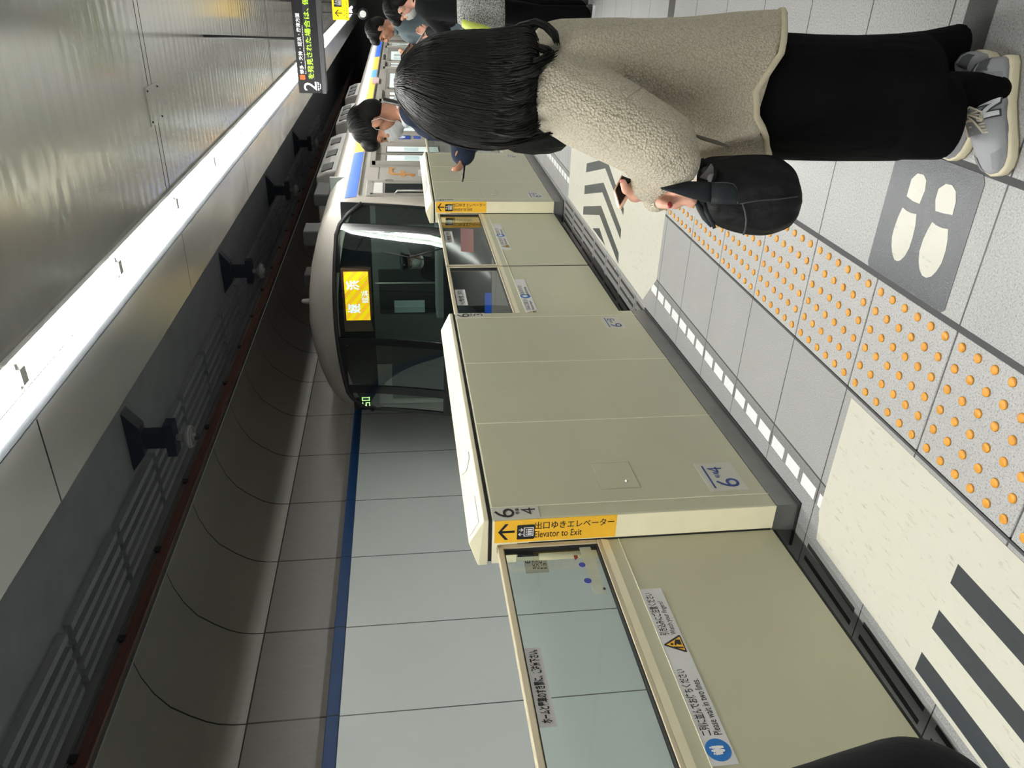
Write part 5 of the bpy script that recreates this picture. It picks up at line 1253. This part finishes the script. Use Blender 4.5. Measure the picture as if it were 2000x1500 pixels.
m = MB(); m.tube([P(750, 195, 3.62), P(790, 205, 3.60), P(850, 225, 3.6), P(990, 255, 3.64)], .012, 8); m.build('bag_strap', M['black'], bb)

p2, h2, R2_, L2 = human('person in a black jacket with a white mask and long dark hair, waiting further back', (-.275, 6.45, 0), math.radians(78), 1.58, pitch=.50, arms={'left': (P(868, 62, 5.95), P(838, 62, 6.15)), 'right': (P(880, 40, 6.7), P(842, 58, 6.5))}, coat='black_cloth', pants='trousers', skin='skin', longhair=.05, shirt=False, coat_low=.86, shoe='black')
phone('phone', 'light phone in the hands of the person in the black jacket', P(822, 75, 6.2), (P(812, 86, 6.2) - P(828, 62, 6.2)).normalized(), Fh, .065, .035, 'sticker')
bb = thing('knit_bag', 'speckled grey knitted bag with a lime lining beside the person in the black jacket', 'bag', P(985, 20, 6.1))
m = MB(); m.loft(rings_from([(893, -20, 45, 5.48, .04), (905, -25, 52, 5.48, .07), (940, -25, 58, 5.48, .08), (970, -25, 60, 5.48, .08), (984, -24, 58, 5.48, .07)], 24), True); m.build('bag_body', M['knit'], bb)
m = MB(); m.loft(rings_from([(902, 38, 52, 5.38, .03), (925, 44, 66, 5.38, .04), (945, 50, 66, 5.38, .04), (960, 56, 64, 5.38, .03)], 16), True); m.build('lime_lining', M['lime'], bb)
m = MB(); m.tube([P(868, 62, 5.9), P(885, 66, 5.9), P(900, 58, 5.9), P(912, 44, 5.95)], .012, 8); m.build('bag_handle', M['shirt'], bb)
p3, h3, R3_, L3 = human('person with short black hair and slate blue sleeves holding up a phone at the back', (-.55, 8.1, 0), math.radians(100), 1.78, pitch=.35, arms={'left': (P(842, 62, 7.5), P(806, 92, 7.4)), 'right': (P(850, 50, 8.1), P(818, 82, 7.8))}, coat='slate', pants='black_cloth', skin='skin_tan', mask=None, shirt=False, shut=True)
phone('phone', 'thin black phone held up by the person with slate blue sleeves', P(792, 100, 7.3), (P(783, 112, 7.3) - P(800, 88, 7.3)).normalized(), Fh, .075, .036)
# driver in the cab
dv, hd_, Rd_, Ld_ = human('person in a dark peaked cap and white mask in the train cab', (TX + .43, 9.40, -.17), math.pi, 1.70, pitch=.10, coat='black_cloth', skin='skin', mask='mask', shirt=True, lower=False, shut=False, arms={'left': ((.26, .12, 1.12), (.18, .34, 1.10)), 'right': ((-.26, .12, 1.12), (-.18, .34, 1.10))} and {'left': ((-.26, .12, 1.12), (-.18, .34, 1.10)), 'right': ((.26, .12, 1.12), (.18, .34, 1.10))}, coat_low=.9, voxel=.008)
m = MB(); m.tube([hd_ + Rd_ @ V((0, -.01, z)) for z in (.055, .08, .115, .13)], [.098, .105, .125, .10], 20); cp = m.build('cap', M['black'], dv)
m = MB(); m.loft([[hd_ + Rd_ @ V((.085 * math.sin(a), .07 + r * math.cos(a), .062 - r * .35)) for a in [math.radians(x) for x in range(-80, 81, 20)]] for r in (.02, .075)], True, False, False); m.build('peak', M['black'], cp)
m = MB(); m.cap(hd_ + Rd_ @ V((0, .10, .095)), hd_ + Rd_ @ V((0, .112, .095)), .012, .01, 10); m.build('cap_badge', M['steel'], cp)
# whoever takes the picture: only a sleeve comes into view
ph, _, _, _ = human('person taking the picture, only a black coat sleeve in view', (-.10, -.47, 0), math.radians(18), 1.72, pitch=.15, coat='black_cloth', arms={'left': (at(1800, 1632, D=.50), at(1440, 1700, D=.47)), 'right': ((.26, .10, 1.12), (.16, .22, 1.30))}, mask='mask', coat_low=.75)
for o in list(bpy.data.objects):
    if 'off' in o: del o['off']
